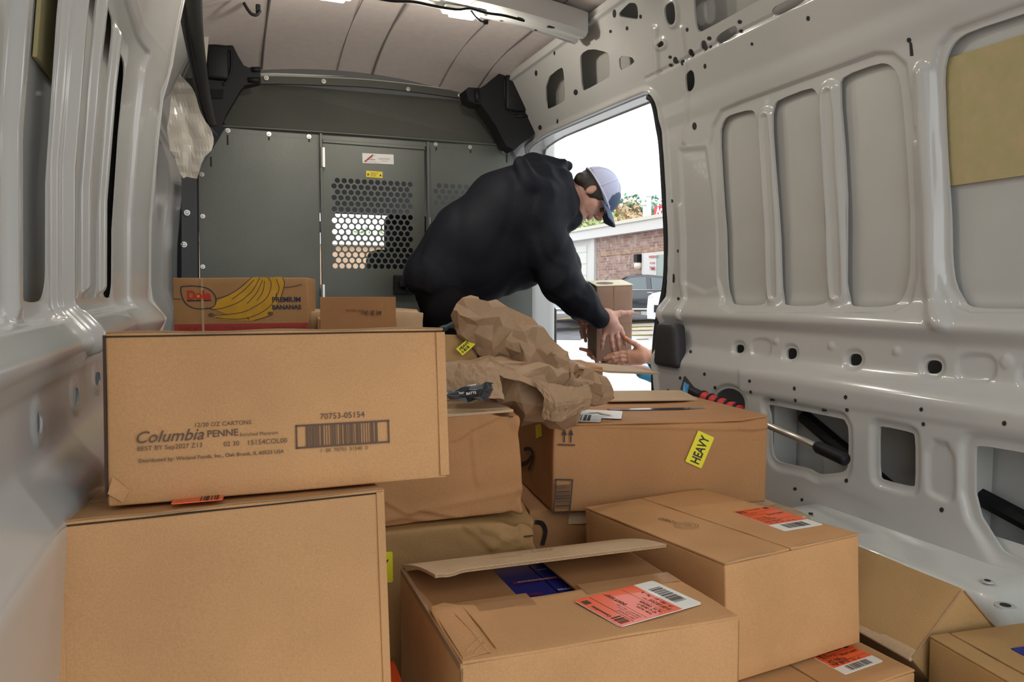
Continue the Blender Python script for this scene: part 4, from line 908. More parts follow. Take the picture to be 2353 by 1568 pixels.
# ---- C: banana box
C_ = carton('banana_box', 'Dole banana cardboard box with yellow banana print at the back left', (-.143, 2.839, 1.047), (-11, 0, -.3), (.455, .38, .24), cardboard('kraft_board_banana', (.45, .245, .10)), seam='y', seed=3, flaps=False)
fC = Frame((-.2275, -.19, 0), (1, 0, 0), (0, 0, 1)); hC = .0036
def uvC(px, py): p = hit_face(C_, 1, -.1925, px, py); return (p[0]+.2275, p[2])
NAVY = mat('navy_ink', (.02, .022, .05), rough=.6); BAN = mat('banana_yellow', (.62, .33, .01), rough=.5, var=.1, vscale=20); REDP = mat('red_print', (.42, .03, .02), rough=.5); FADER = mat('faded_red_print', (.22, .06, .03), rough=.6)
def crop3(x, y): return (380+x/3.136, 280+y/3.136)   # zoomed study coordinates of the print
def cC(pts): return [uvC(*crop3(x, y)) for x, y in pts]
mb = MB(); fC.slab(mb, .001, .001, .454, .001+uvC(520, 745)[1], .0022, .0004); mb.build('red_band', REDP, C_)
mb = MB(); v = uvC(520, 757)[1]
for i in range(3): fC.text(mb, 'PREMIUM BANANAS', .018+i*.15, v, width=.128, h=.003, bold=.02)
for i in range(2): fC.ring(mb, .158+i*.15, v+.005, 0, .0025, .003, 8)
mb.build('band_print', mat('band_ink', (.20, .05, .03), rough=.6), C_)
mb = MB()
ban = cC(spline([(330,1345),(380,1290),(450,1255),(520,1215),(580,1165),(625,1122),(745,1122),(848,1122),(852,1190),(830,1260),(790,1330),(770,1370),(735,1405),(640,1432),(520,1432),(420,1428),(360,1410),(372,1388),(450,1395),(400,1370)], 3))
fC.poly(mb, ban, hC); mb.build('banana_print', BAN, C_)
mb = MB(); LNE = .0022
for L in ([(366,1277),(450,1250),(520,1210),(580,1160),(622,1124)], [(300,1340),(345,1352),(420,1342),(520,1305),(590,1255),(640,1200),(680,1124)], [(345,1395),(420,1392),(560,1372),(650,1330),(720,1280),(755,1220),(762,1160),(740,1124)], [(365,1410),(450,1422),(560,1420),(650,1395),(730,1350),(785,1290),(802,1235)], [(480,1280),(560,1220),(640,1140)], [(590,1310),(660,1230),(700,1140)], [(660,1290),(702,1225),(715,1150)], [(800,1135),(820,1200),(800,1260)], [(845,1124),(858,1160),(850,1210),(835,1255)], [(858,1195),(920,1188),(985,1172)], [(640,1432),(700,1415),(750,1398)]):
    fC.line(mb, spline(cC(L), 5), LNE, hC+.0005)
fC.line(mb, spline(cC([(112,1190),(200,1183),(300,1200),(350,1240),(365,1285),(350,1330),(290,1348),(200,1342),(140,1300),(115,1240),(112,1190)]), 5), .003, hC+.0004)
fC.line(mb, cC([(60,1276),(112,1278)]), .002, hC); fC.line(mb, cC([(160,1290),(328,1288)]), .004, hC)
u, v = cC([(770,1298)])[0]; fC.text(mb, 'PREMIUM', u, v, width=cC([(975,1298)])[0][0]-u, h=hC+.0008, bold=.03); u, v = cC([(770,1352)])[0]; fC.text(mb, 'BANANAS', u, v, width=cC([(979,1352)])[0][0]-u, h=hC+.0008, bold=.03)
mb.build('line_print', NAVY, C_)
mb = MB(); u, v = cC([(158,1280)])[0]; fC.text(mb, 'Dole', u, v, width=cC([(328,1280)])[0][0]-u, h=hC+.0006, bold=.045, hs=1.1); mb.build('logo_print', mat('logo_red', (.60, .03, .01), rough=.5), C_)
mb = MB(); u, v = cC([(238,1258)])[0]; fC.ring(mb, u, v, 0, .005, hC+.001, 12); mb.build('logo_sun', mat('logo_sun', (.75, .38, .02), rough=.5), C_)
BRN = mat('banana_tip', (.14, .075, .025), rough=.6)
for x, y in ((330,1392), (757,1382)):
    mb = MB(); u, v = cC([(x, y)])[0]; fC.poly(mb, [(u+.010*math.cos(a), v+.007*math.sin(a)) for a in np.linspace(0, 2*PI, 12)[:-1]], hC+.001); mb.build('tip_print', BRN, C_)
mb = MB(); fC.poly(mb, cC([(585,1408),(607,1408),(603,1428),(592,1420)]), hC+.001); mb.build('tip_print', BRN, C_)
mb = MB(); x_ = hit_face(C_, 1, -.1925, 465, 690)[0]; mb.box((x_-.004, -.1940, .03), (x_+.004, -.1915, .238)); mb.build('tape_strip', KRAFT_L, C_)

# ---- small open carton behind, its raised flap towards the camera
S_ = carton('small_open_box', 'small brown cardboard box with one flap standing up beside the banana box', (.318, 2.60, .905), (-6, 0, 0), (.27, .26, .20), KRAFT_R, flaps=False, seed=4)
mb = MB(); P = [hit_face(S_, 1, -.132, *q) for q in ((736,753),(910,753),(914,685),(737,683))]; fr = Frame(P[0], P[1]-P[0], P[3]-P[0]); L = np.linalg.norm(P[1]-P[0]); Hh = np.linalg.norm(P[3]-P[0])
V, FA = rbox((L, .005, Hh+.01), .001, 6); V = V+np.array([P[0][0]+L/2, -.134, P[0][2]+Hh/2-.005]); V[:, 1] += .004*np.sin(V[:, 0]*14); mb.add(V, FA); f_ = mb.build('raised_flap', KRAFT_R, S_)
mb = MB(); rr = random.Random(4); fS = Frame((0, -.1415, 0), (1, 0, 0), (0, 0, 1)); c = hit_face(S_, 1, -.132, 853, 719)
for i in range(26):
    a = (rr.random()-.5)*.075; hh = .004+.012*math.exp(-(a/.022)**2)*rr.random(); fS.line(mb, [(c[0]+a, c[2]-hh), (c[0]+a+.001, c[2]+hh)], .0016, 0)
fS.text(mb, 'INTER-GAS', c[0]-.085, c[2]+.004, width=.06, h=0); mb.build('smudged_print', INKF, f_)
R2 = carton('pale_open_box', 'pale cardboard box with rumpled top flaps behind the small open box', (.33, 2.88, .925), (-9, 0, 1), (.42, .24, .22), KRAFT_L, flaps=False, seed=5, deform=lambda V: nz(V, 6, .02, 3))

# ---- hidden-behind supports: two plain cases carry the banana box and its neighbours
carton('storage_carton', 'plain carton under the banana box, mostly hidden', (-.13, 2.82, .803), (-5, 0, 0), (.44, .42, .80), KRAFT_R, seed=6)
carton('storage_carton', 'plain carton under the small open box, mostly hidden', (.335, 2.62, .700), (-5, 0, 0), (.46, .60, .69), KRAFT_R, seed=7)

# ---- D: dented box beneath the crumpled paper, E: dented box below it
def dentD(V):
    V = V.copy(); c = np.array([.156, -.15, .21])
    d = np.linalg.norm((V-c)*[1, 1, 1.], axis=1); w_ = np.exp(-(d/.05)**2); V += nz(V, 25, .016, 5)*w_[:, None]-V*w_[:, None]+np.array([-.006, .002, -.012])*w_[:, None]
    c2 = np.array([.156, -.15, 0]); d = np.linalg.norm(V-c2, axis=1); w2 = np.exp(-(d/.035)**2); V += (nz(V, 30, .014, 8)-V)*w2[:, None]
    fr_ = V[:, 1] < -.13; rid = np.array([mnoise.noise(Vector((v[0]*7, 0, v[2]*16))) for v in V]); V[:, 1] -= np.where(fr_, .003*rid+.0025*np.exp(-((V[:, 2]-.03-.1*V[:, 0])/.008)**2), 0); return V
D_ = carton('dented_box', 'tan dented cardboard box with a crushed upper right corner right of the penne box', (.262, 1.412, .750), (-5, -2, -1.5), (.308, .30, .208), KRAFT_R, flaps=False, deform=dentD, n=60, seed=8, r=.005, wob=.002)
creases(D_, 1, -.15, [[(878,1148),(905,1165),(940,1182),(965,1172),(1000,1180),(1050,1188)],[(1050,1010),(1090,985),(1130,965),(1170,948)],[(1085,1000),(1090,1060),(1096,1110)],[(880,1200),(930,1192),(980,1198),(1060,1194)]], .0028, .004)
mb = MB(); mb.box((-.152, -.152, .205), (.140, .14, .2105), .001); mb.build('top_tape', KRAFT_L, D_)
mb = MB(); mb.box((.120, -.1545, .198), (.127, -.1525, .200)); mb.box((.130, -.1545, .195), (.138, -.1525, .197)); mb.build('black_mark', INK, D_)
def dentE(V):
    V = V.copy(); c = np.array([.172, -.15, .535]); d = np.linalg.norm(V-c, axis=1); w_ = np.exp(-(d/.07)**2)
    V += (nz(V, 18, .028, 9)-V)*w_[:, None]+np.array([-.012, .004, -.022])*w_[:, None]
    rid = np.array([mnoise.noise(Vector((v[0]*12+v[2]*9, 3, v[2]*14))) for v in V]); V[:, 1] -= np.where((V[:, 1] < -.13) & (V[:, 2] > .38), .006*np.abs(rid), 0); return V
E_ = carton('dented_box', 'tall dented tan cardboard box with a cut-off yellow sticker, under the crushed-corner box', (.262, 1.385, .541), (-6, -1, 0), (.343, .33, .535), KRAFT_D, flaps=False, deform=dentE, n=70, seed=9, r=.008, wob=.002)
creases(E_, 1, -.165, [[(1073,1214),(1098,1232),(1122,1255),(1140,1262),(1165,1262),(1205,1255)],[(1112,1220),(1140,1225),(1155,1240),(1180,1238),(1215,1238)],[(1130,1262),(1150,1248),(1172,1248)]], .0035, .005)
heavy_label(E_, 1, -.172, (770,1352), (903,1338), (788,1278))
mb = MB(); mb.box((.132, -.171, .500), (.150, -.168, .502)); mb.build('black_mark', INK, E_)

# ---- F: heavy smile box, M: darker box under it
F_ = carton('heavy_box', 'wide cardboard box with a yellow HEAVY sticker, double up arrows and barcode', (.678, 1.456, .710), (-8.5, -1, 1.2), (.525, .473, .197), KRAFT_R, seam='x', n=50, seed=10, r=.006, wob=.002, deform=lambda V: V+np.stack([0*V[:, 0], 0*V[:, 0], .010*np.exp(-((V[:, 0]-.26)/.05)**2)*(V[:, 2] > .18)], 1), edge=False)
creases(F_, 1, -.2365, [[(1280,975),(1400,981),(1560,985),(1690,988),(1768,985)],[(1768,990),(1745,1005),(1725,1030)],[(1700,985),(1730,990),(1768,982)]], .0022, .003)
fx = -.2405
heavy_label(F_, 1, fx, (1611,1077), (1641,1006), (1575,1058))
pr = MB(); fF = Frame((0, fx, 0), (1, 0, 0), (0, 0, 1))
def uvF(px, py): p = hit_face(F_, 1, fx, px, py); return (p[0], p[2])
def LF(pts, wd): fF.line(pr, [uvF(*p) for p in pts], wd, .0022)
LF([(1282,1022),(1320,1023)], .0028)
for x in (1296, 1311):
    LF([(x,1016),(x+.5,996)], .0030); fF.poly(pr, [uvF(x-5,1000), uvF(x+6,1000), uvF(x+1,985)], .0022)
for q in (((1277,1102),(1315,1103)), ((1272,1179),(1308,1181)), ((1277,1102),(1272,1179)), ((1315,1103),(1308,1181))): LF(q, .003)
a = uvF(1276,1170); b = uvF(1309,1114); rr = random.Random(3); v = a[1]
while v < b[1]:
    hh = rr.choice([.001, .001, .002, .003]); fF.quad(pr, a[0], v, b[0], min(b[1], v+hh), .0022); v += hh+rr.choice([.001, .0015, .002])
pr.build('box_print', INK, F_)
pr = MB(); xs_ = -.264
def uvFL(px, py): p = hit_face(F_, 0, xs_, px, py); return p
fFL = Frame((xs_, 0, 0), (0, -1, 0), (0, 0, 1))
def l2(px, py): p = uvFL(px, py); return (-p[1], p[2])
arc = spline([l2(1190,1066),(l2(1204,1067)),l2(1216,1060),l2(1224,1048)], 5); fFL.line(pr, arc, .012, .002)
fFL.line(pr, spline([l2(1206,1033),l2(1219,1032),l2(1227,1044),l2(1224,1062),l2(1216,1080)], 5), .009, .002); pr.build('smile_print', INK, F_)
o, fr, W, H = flat_label(F_, 2, .198, (1278,968), (1380,972), (1300,951), WLABEL, 'white_label', h=.0022); mb = MB(); fr.barcode(mb, W*.1, H*.05, W*.8, H*.8, 30, .003, True, 9); mb.build('label_print', INK, o)
o, fr, W, H = flat_label(F_, 2, .198, (1330,961), (1428,965), (1345,944), WLABEL, 'white_label', h=.0026); mb = MB()
fr.line(mb, [(W*.2, H*.5), (W*.4, H*.62), (W*.55, H*.4), (W*.7, H*.35)], .008, .004); mb.build('yellow_mark', mat('yellow_smear', (.45, .30, .02), rough=.5), o)
o, fr, W, H = flat_label(F_, 0, xs_, (1233,1008), (1245,1003), (1234,977), YELLOW, 'yellow_sticker'); 
mb = MB()
p0 = hit_face(F_, 2, .198, 1400, 943); p1 = hit_face(F_, 2, .198, 1650, 946); mb.box((p0[0], p0[1]-.012, .1975), (.20, p0[1]+.016, .1995)); mb.build('plastic_tape', mat('dark_tape', (.03, .035, .045), rough=.15, coat=.5, var=.5, vscale=30), F_)
V, FA = rbox((.26, .17, .004), .001, 5); V = V+np.array([.11, .155, .205]); V[:, 2] += .012*np.sin((V[:, 1]-.07)*16)*(V[:, 1] > .07); mb = MB(); mb.add(V, FA); mb.build('loose_flap', KRAFT_L, F_)
M_ = carton('smile_box', 'dark shaded cardboard box with a black curved mark, under the HEAVY box', (.640, 1.50, .508), (-8.5, 0, 0), (.50, .42, .505), KRAFT_R, seed=11, flaps=False)
pr = MB(); fM = Frame((0, -.213, 0), (1, 0, 0), (0, 0, 1)); P = [hit_face(M_, 1, -.213, *q) for q in ((1232,1200),(1246,1204),(1253,1222),(1247,1250))]
fM.line(pr, spline([(p[0], p[2]) for p in P], 5), .010, .001)
pr.build('smile_print', INK, M_)
mb = MB(); p = hit_face(M_, 1, -.213, 1330, 1190); V, FA = rbox((.05, .004, .03), .001, 3); mb.add(nz(V, 30, .006)+p, FA); mb.build('torn_tape', KRAFT_L, M_)

# ---- G: open-flap box at the front centre, L below it
gh = .24
G_ = carton('open_flap_box', 'opened cardboard box with one raised flap, showing blue pasta cartons inside', (.272, .857, .536), (-1.5, -1.2, .6), (.42, .369, .24), KRAFT, flaps=False, seed=12, bottom_dark=True, r=.004)
# carve the top: body lowered, three flaps
for c_ in list(G_.children):
    if c_.name.startswith('body'): bpy.data.objects.remove(c_)
mb = MB(); w2, d2, th = .21, .1845, .005
for lo, hi in (((-w2, -d2, 0), (w2, -d2+th, gh-.004)), ((-w2, d2-th, 0), (w2, d2, gh-.004)), ((-w2, -d2, 0), (-w2+th, d2, gh-.006)), ((w2-th, -d2, 0), (w2, d2, gh-.006)), ((-w2, -d2, 0), (w2, d2, th))): mb.box(lo, hi, .0018, 4)
mb.build('body', KRAFT, G_, smooth=True, ang=45)
def gtop(px, py, z=gh): return hit_face(G_, 2, z, px, py)
pA = gtop(1160, 1372); seam_y = gtop(1200, 1374)[1]
# front flap (closed)
xg0_ = gtop(1199, 1350)[0]; xg1_ = gtop(1330, 1355)[0]
V, FA = rbox((.416, seam_y+d2, .0045), .0015, 12); V = V+np.array([0, (-d2+seam_y)/2, gh-.0023]); V[:, 2] += .004*np.exp(-((V[:, 0]+.19)/.03)**2)*np.exp(-((V[:, 1]-seam_y)/.05)**2)+.001*np.sin(V[:, 0]*25+V[:, 1]*30)
mb = MB(); mb.add(V, FA); ff = mb.build('front_flap', KRAFT, G_, smooth=True, ang=40)
mb = MB(); mb.box((-.20, seam_y-.030, gh+.0002), (xg0_-.004, seam_y+.012, gh+.0012)); mb.build('clear_tape', mat('clear_tape', (.40, .215, .10), rough=.22, coat=.6, bump=.4, bscale=30), G_); mb = MB(); mb.box((xg1_+.004, seam_y-.022, gh+.0002), (.205, seam_y+.018, gh+.0012)); mb.build('clear_tape', mat('clear_tape', (.40, .215, .10), rough=.22, coat=.6, bump=.4, bscale=30), G_)
mb = MB(); a_, b_, c_ = gtop(1000, 1400), gtop(1130, 1500), gtop(1085, 1400); P = [gtop(x, y) for x, y in ((990,1398),(1020,1388),(1062,1395),(1090,1440),(1128,1500),(1064,1516))]; P = [np.array([p[0], p[1], gh+.0006]) for p in P]; mb.prism(P, (0, 0, .0012), 0, 0); mb.build('reinforcing_patch', KRAFT, G_)
mb = MB()
for L in ([(1030,1400),(1080,1450),(1122,1502)],[(1060,1395),(1105,1445),(1140,1490)],[(1072,1500),(1100,1470)],[(1090,1505),(1112,1480)]): mb.tube([gtop(*q)+np.array([0, 0, .0016]) for q in L], .0012, 5)
mb.build('wrinkle', KRAFT, G_, smooth=True)
# inner side flaps seen in the opening
xg0 = gtop(1199, 1350)[0]; xg1 = gtop(1330, 1355)[0]; yo = d2-.006
for x0, x1 in ((-w2+.004, xg0-.012), (xg1+.004, w2-.004)):
    V, FA = rbox((x1-x0, yo+d2-.01, .0045), .0015, 6); V = V+np.array([(x0+x1)/2, 0, gh-.009]); mb = MB(); mb.add(V, FA); mb.build('inner_flap', KRAFT_R, G_, smooth=True, ang=40)
# raised back flap: hinged on the rear edge, tipped up and towards the camera
P = [PD(930, 1301, .985), PD(1450, 1268, 1.10), PD(1530, 1254, 1.02), PD(988, 1321, .90)]
hinge = [np.array([-w2+.002, d2-.002, gh-.002]), np.array([w2-.002, d2-.002, gh-.002])]
def dirr_(u): a = math.radians(13.5); return np.array([0, -math.cos(a), math.sin(a)])
nx, ny = 40, 8; Lf = .163; V = []
def flp(i, j, off):
    u = i/nx; v = j/ny; p = hinge[0]*(1-u)+hinge[1]*u; tip = .003*math.exp(-(u/.04)**2)*v+.004*math.exp(-((u-.06)/.03)**2)*v; bend = .005*math.sin(PI*v); q = p+dirr_(u)*Lf*v+np.array([0, 0, -tip+bend])
    return q+np.array([.008*v*u+.018*v*(1-u), 0, off])
for off in (0, .005):
    for i in range(nx+1):
        for j in range(ny+1): V.append(flp(i, j, off))
def gi(k, i, j): return k*(nx+1)*(ny+1)+i*(ny+1)+j
FA = []
for i in range(nx):
    for j in range(ny): FA += [(gi(0, i, j), gi(0, i, j+1), gi(0, i+1, j+1), gi(0, i+1, j)), (gi(1, i, j), gi(1, i+1, j), gi(1, i+1, j+1), gi(1, i, j+1))]
    FA.append((gi(0, i, 0), gi(0, i+1, 0), gi(1, i+1, 0), gi(1, i, 0)))
for j in range(ny): FA += [(gi(0, 0, j), gi(1, 0, j), gi(1, 0, j+1), gi(0, 0, j+1)), (gi(0, nx, j), gi(0, nx, j+1), gi(1, nx, j+1), gi(1, nx, j))]
rf_ = link('raised_flap', mesh_from('flap', V, FA, KRAFT_L, True), G_); auto_smooth(rf_, 40)
# corrugated cut edge: zig-zag fluting between the two liners
mb = MB(); zz = []
N = 90
for k_ in range(N+1):
    i = k_/N*nx; i0 = min(int(i), nx-1); a_ = flp(i0, ny, 0)*(1-(i-i0))+flp(i0+1, ny, 0)*(i-i0); zz.append(a_+np.array([0, -.0006, .0008 if k_ % 2 else .0042]))
mb.tube(zz, .0005, 4); ed = [flp(i, ny, 0)+np.array([0, -.0004, .0003]) for i in range(nx+1)]; mb.tube(ed, .0006, 4); mb.tube([p+np.array([0, 0, .0046]) for p in ed], .0006, 4)
mb.build('fluted_edge', KRAFT_L, rf_)
mb = MB(); mb.add([flp(i, ny, 0)+np.array([0, -.0002, .0008]) for i in range(nx+1)]+[flp(i, ny, 0)+np.array([0, -.0002, .0042]) for i in range(nx+1)], [(i, i+1, nx+2+i, nx+1+i) for i in range(nx)]); mb.build('flute_shadow', KRAFT_IN, rf_)
a0 = flp(17, 4, .0062); fr = Frame(a0, flp(10, 4, 0)-flp(20, 4, 0), flp(15, 6, 0)-flp(15, 2, 0)) if False else Frame(a0, flp(28, 4, 0)-flp(16, 4, 0), flp(16, 1, 0)-flp(16, 6, 0))
mb = MB(); fr.ring(mb, -.02, 0, .026, .0268, .001); fr.ring(mb, -.02, 0, .020, .0206, .001); fr.text(mb, '12402', .012, -.01, width=.05, h=.001); mb.build('stamp_print', INKF, rf_)
# blue cartons inside
for k_ in range(3):
    x0 = xg0-.075+k_*.072; c = np.array([x0+.035, .05, gh-.115]); 
    Mw = Matrix([list(r) for r in RM(G_)]); pos = Mw @ Vector(c)
    t = empty('pasta_carton', pos[:], ['blue pasta carton inside the open box, left one', 'blue Columbia penne carton showing in the gap of the open box', 'blue pasta carton inside the open box, right one'][k_], 'carton', RM(G_)[:3, :3], None)
    V, FA = rbox((.070, .24, .19), .002, 2); mb = MB(); mb.add(V, FA); bb = mb.build('carton_body', mat('carton_blue', (.02, .025, .22), rough=.3, coat=.3), t)
    if k_ == 1:
        pr = MB(); ftp = Frame((-.035, -.10, .0955), (1, 0, 0), (0, 1, 0)); 
def tcar(px, py): p = hit_face(t2, 2, .0958, px, py); return p
t2 = [o for o in COL.objects if o.name.startswith('pasta_carton') and 'Columbia' in o['label']][0]
fr = Frame((0, 0, .0955), (1, 0, 0), (0, 1, 0)); pr = MB()
a = tcar(1206, 1372); b = tcar(1256, 1366); fr.text(pr, 'COLUMBIA', a[0]-.012, a[1]+.001, width=.045, h=.0008, bold=.02)
pr.build('red_print', mat('carton_red', (.40, .02, .05), rough=.4), t2)
pr = MB(); a = tcar(1284, 1358); fr.text(pr, 'PENNE', a[0], a[1], width=.024, h=.0008, bold=.03); a = tcar(1236, 1312); fr.text(pr, 'PENNE', a[0], a[1], width=.018, h=.0008, bold=.02); a = tcar(1190, 1340); b = tcar(1280, 1328)
fr.text(pr, 'MACARONI PRODUCT', a[0], a[1]-.0015, width=max(.03, b[0]-a[0]), h=.0012, bold=.02); pr.build('white_print', WLABEL, t2)
pr = MB(); fr.line(pr, [(a[0]-.006, a[1]), (b[0]+.006, b[1])], .007, .0006); pr.build('red_stripe', mat('carton_red', (.40, .02, .05)), t2)
shipping_label(G_, 2, gh+.0012, (1615,1389), (1500,1336), (1425,1443), .74, 1)
for p_ in (gtop(1062, 1500), gtop(1690, 1422)):
    pass
mb = MB(); mb.box((-w2-.0006, -d2+.001, gh-.012), (-w2+.006, d2-.002, gh-.002), .001); mb.build('edge_lip', KRAFT_IN, G_)
mb = MB(); mb.add(*rbox((.03, .004, .012), .001, 2)); 
L_ = carton('lower_box', 'cardboard box with an orange label at the bottom edge, under the opened box', (.14, .80, .293), (-24, 0, 0), (.42, .31, .29), KRAFT, seam='x', seed=13, edge=False)
o, fr, W, H = flat_label(L_, 2, .29, (880,1580), (925,1572), (870,1525), ORANGE, 'orange_label', h=.0022)

# ---- H: labelled box centre right, J below, K front right, I tilted, Q behind
H_ = carton('labelled_box', 'tan cardboard box with an orange label and round stamp on its top', (.748, .955, .564), (4.7, -2.7, -.4), (.315, .42, .200), KRAFT, seam='y', seed=14, seam_at=-.012, edge=False)
shipping_label(H_, 2, .2, (1802,1222), (1893,1207), (1668,1180), .72, 2)
p = hit_face(H_, 2, .2, 1577, 1210); q = hit_face(H_, 2, .2, 1518, 1193); fr = Frame((p[0], p[1], .2), (q-p)/np.linalg.norm(q-p), np.cross((0, 0, 1), (q-p)))
mb = MB(); fr.ring(mb, 0, 0, .0215, .0225, .0022); fr.ring(mb, 0, 0, .0165, .0172, .0022)
for k_ in range(6): fr.ring(mb, 0, 0, .003+k_*.002, .0034+k_*.002, .0022, 10, k_, k_+3.5)
fr.text(mb, 'BOX CERTIFICATE', -.011, .001, width=.022, h=.0022); fr.text(mb, 'EDGE CRUSH', -.009, -.005, width=.018, h=.0022); fr.text(mb, '12402', .026, -.004, width=.042, h=.0022); mb.build('stamp_print', INK, H_)
mb = MB(); e0 = spline([(-.157, -.209, .1985), (-.10, -.2085, .2015), (-.04, -.208, .1985), (-.012, -.206, .196), (.02, -.208, .2015), (.08, -.2085, .199), (.157, -.209, .200)], 6); mb.tube(e0, .0016, 5); mb.build('crushed_edge', KRAFT_IN, H_)
J_ = carton('labelled_box', 'cardboard box with orange label at the bottom edge, beneath the stamped box', (.668, .852, .358), (3.5, 0, 0), (.42, .31, .355), KRAFT, seam='y', seed=15, seam_at=.03, edge=False)
shipping_label(J_, 2, .355, (1942,1552), (2030,1521), (1861,1514), .66, 3)
K_ = carton('corner_box', 'cardboard box cut off by the bottom right corner of the picture', (1.118, .605, .39), (-8, 0, 0), (.285, .31, .385), KRAFT_D, seam='y', seed=16, seam_at=-.10, gap=.005, edge=False)
mb = MB(); p = hit_face(K_, 2, .385, 2342, 1500); mb.box((p[0]-.004, p[1]-.03, .3855), (p[0]+.03, p[1]+.012, .387)); mb.build('blue_peek', mat('carton_blue', (.012, .014, .11)), K_)
I_ = carton('tilted_box', 'tilted cardboard box lying on its edge against the right wheel arch', (1.277, 1.246, .452), (-95.4, -45.6, -1.5), (.326, .21, .163), KRAFT_D, seam='x', seed=17, flaps=False)
mb = MB(); mb.box((-.163, -.1055, -.004), (.163, -.098, .020), .003); mb.build('folded_lip', KRAFT_L, I_)
mb = MB(); mb.tube([(.164, -.104, .004), (.1645, -.1045, .158)], .002, 6); mb.tube([(.165, -.10, .162), (.165, .10, .162)], .0015, 6); mb.build('crushed_edge', KRAFT_IN, I_)
Q_ = carton('flap_top_box', 'olive-brown cardboard box with a small yellow barcode sticker behind the crumpled paper', (.26, 1.76, .905), (-8, -28, 2), (.33, .22, .16), KRAFT_D, flaps=False, seed=18)
o, fr, W, H = flat_label(Q_, 1, -.1335, (1063,818), (1092,793), (1051,800), YELLOW, 'yellow_sticker', h=.002); mb = MB(); fr.barcode(mb, W*.1, H*.15, W*.7, H*.45, 14, .003, True, 4); fr.text(mb, 'HEAVY', W*.12, H*.55, width=W*.7, h=.003, bold=.04); mb.build('sticker_print', INK, o)
T_ = carton('hidden_support_box', 'box hidden under the olive-brown box and paper', (.26, 1.79, .72), (-5, 0, 0), (.34, .50, .715), KRAFT_R, flaps=False, seed=19)
# small padded parcel between the heavy box and the wheel arch
p = PD(1788, 1160, 2.02)
sp_ = empty('paper_parcel', (p[0], p[1]+.02, 0.30), 'small pale parcel with a printed label wedged between the HEAVY box and the wheel arch', 'parcel')
V, FA = rbox((.10, .20, .17), .02, 6); V = nz(V, 22, .012, 2)+np.array([0, 0, .02]); mb = MB(); mb.add(V, FA); mb.build('wrap', KRAFT_L, sp_, smooth=False)
fr = Frame((-.035, -.102, .05), (1, 0, .12), (0, .15, 1)); mb = MB(); fr.slab(mb, 0, 0, .06, .05, .004); lb_ = mb.build('label', WLABEL, sp_); mb = MB(); fr.barcode(mb, .005, .005, .05, .02, 16, .006, True, 2)
for q in ((.01, .028, .05, .029), (.01, .044, .05, .045), (.01, .028, .011, .045), (.049, .028, .05, .045)): fr.quad(mb, *q, .006)
mb.build('label_print', INK, lb_)
# white-faced loose flap by the door
mb = MB(); P = [PD(1312, 832, 2.25), PD(1400, 846, 2.3), PD(1515, 856, 2.42), PD(1440, 845, 2.62), PD(1316, 829, 2.45)]
V = np.array([PD(1312,840,2.25), PD(1400,853,2.3), PD(1516,857,2.42), PD(1450,842,2.70), PD(1316,829,2.50)]); mb.prism(V, (0, 0, -.006), 0, 0)
pf = PD(1288, 846, 2.27); fp = carton('open_door_box', 'cardboard box behind the paper pile, its pale flap pointing at the side door', (pf[0], pf[1], pf[2]), (-12, 0, 0), (.135, .26, float(pf[2])-.004), KRAFT_R, flaps=False, seed=22)
mb.build('raised_flap', KRAFT_L, fp, world=True)
# ================================================================== CRUMPLED PAPER
def crumple(name, items, label, seed, faces=900, k=.03, amp=.016, m=PAPER, cat='paper'):
    b = Blob(.009)
    for a, c, ra, rb in items: b.cap(a, c, ra, rb)
    V, Q = b.mesh(k, disp=lambda P: amp*np.abs(wav(P, 6, seed, 2))*2.6-amp)
    me = quads_mesh('tmp', V, Q, m, False); o = bpy.data.objects.new('tmp', me); COL.objects.link(o)
    md = o.modifiers.new('d', 'DECIMATE'); md.ratio = min(1, faces/(2*len(Q))); me2 = eval_mesh(o); bpy.data.objects.remove(o)
    rs = np.random.RandomState(seed)
    n_ = len(me2.vertices); co = np.empty(n_*3, np.float32); me2.vertices.foreach_get('co', co); co = co.reshape(-1, 3); co += rs.normal(size=co.shape)*.0028; c = co.mean(0); c[2] = co[:, 2].min()
    co -= c; me2.vertices.foreach_set('co', co.ravel().astype(np.float32)); me2.name = name; me2.update()
    o = link(name, me2); o.location = Vector([float(q) for q in c]); apply_props(o, label, cat)
    sb = o.modifiers.new('b', 'BEVEL'); sb.width = .0016; sb.segments = 1; sb.limit_method = 'NONE'
    return o
d = lambda x, y, dd: PD(x, y, dd)
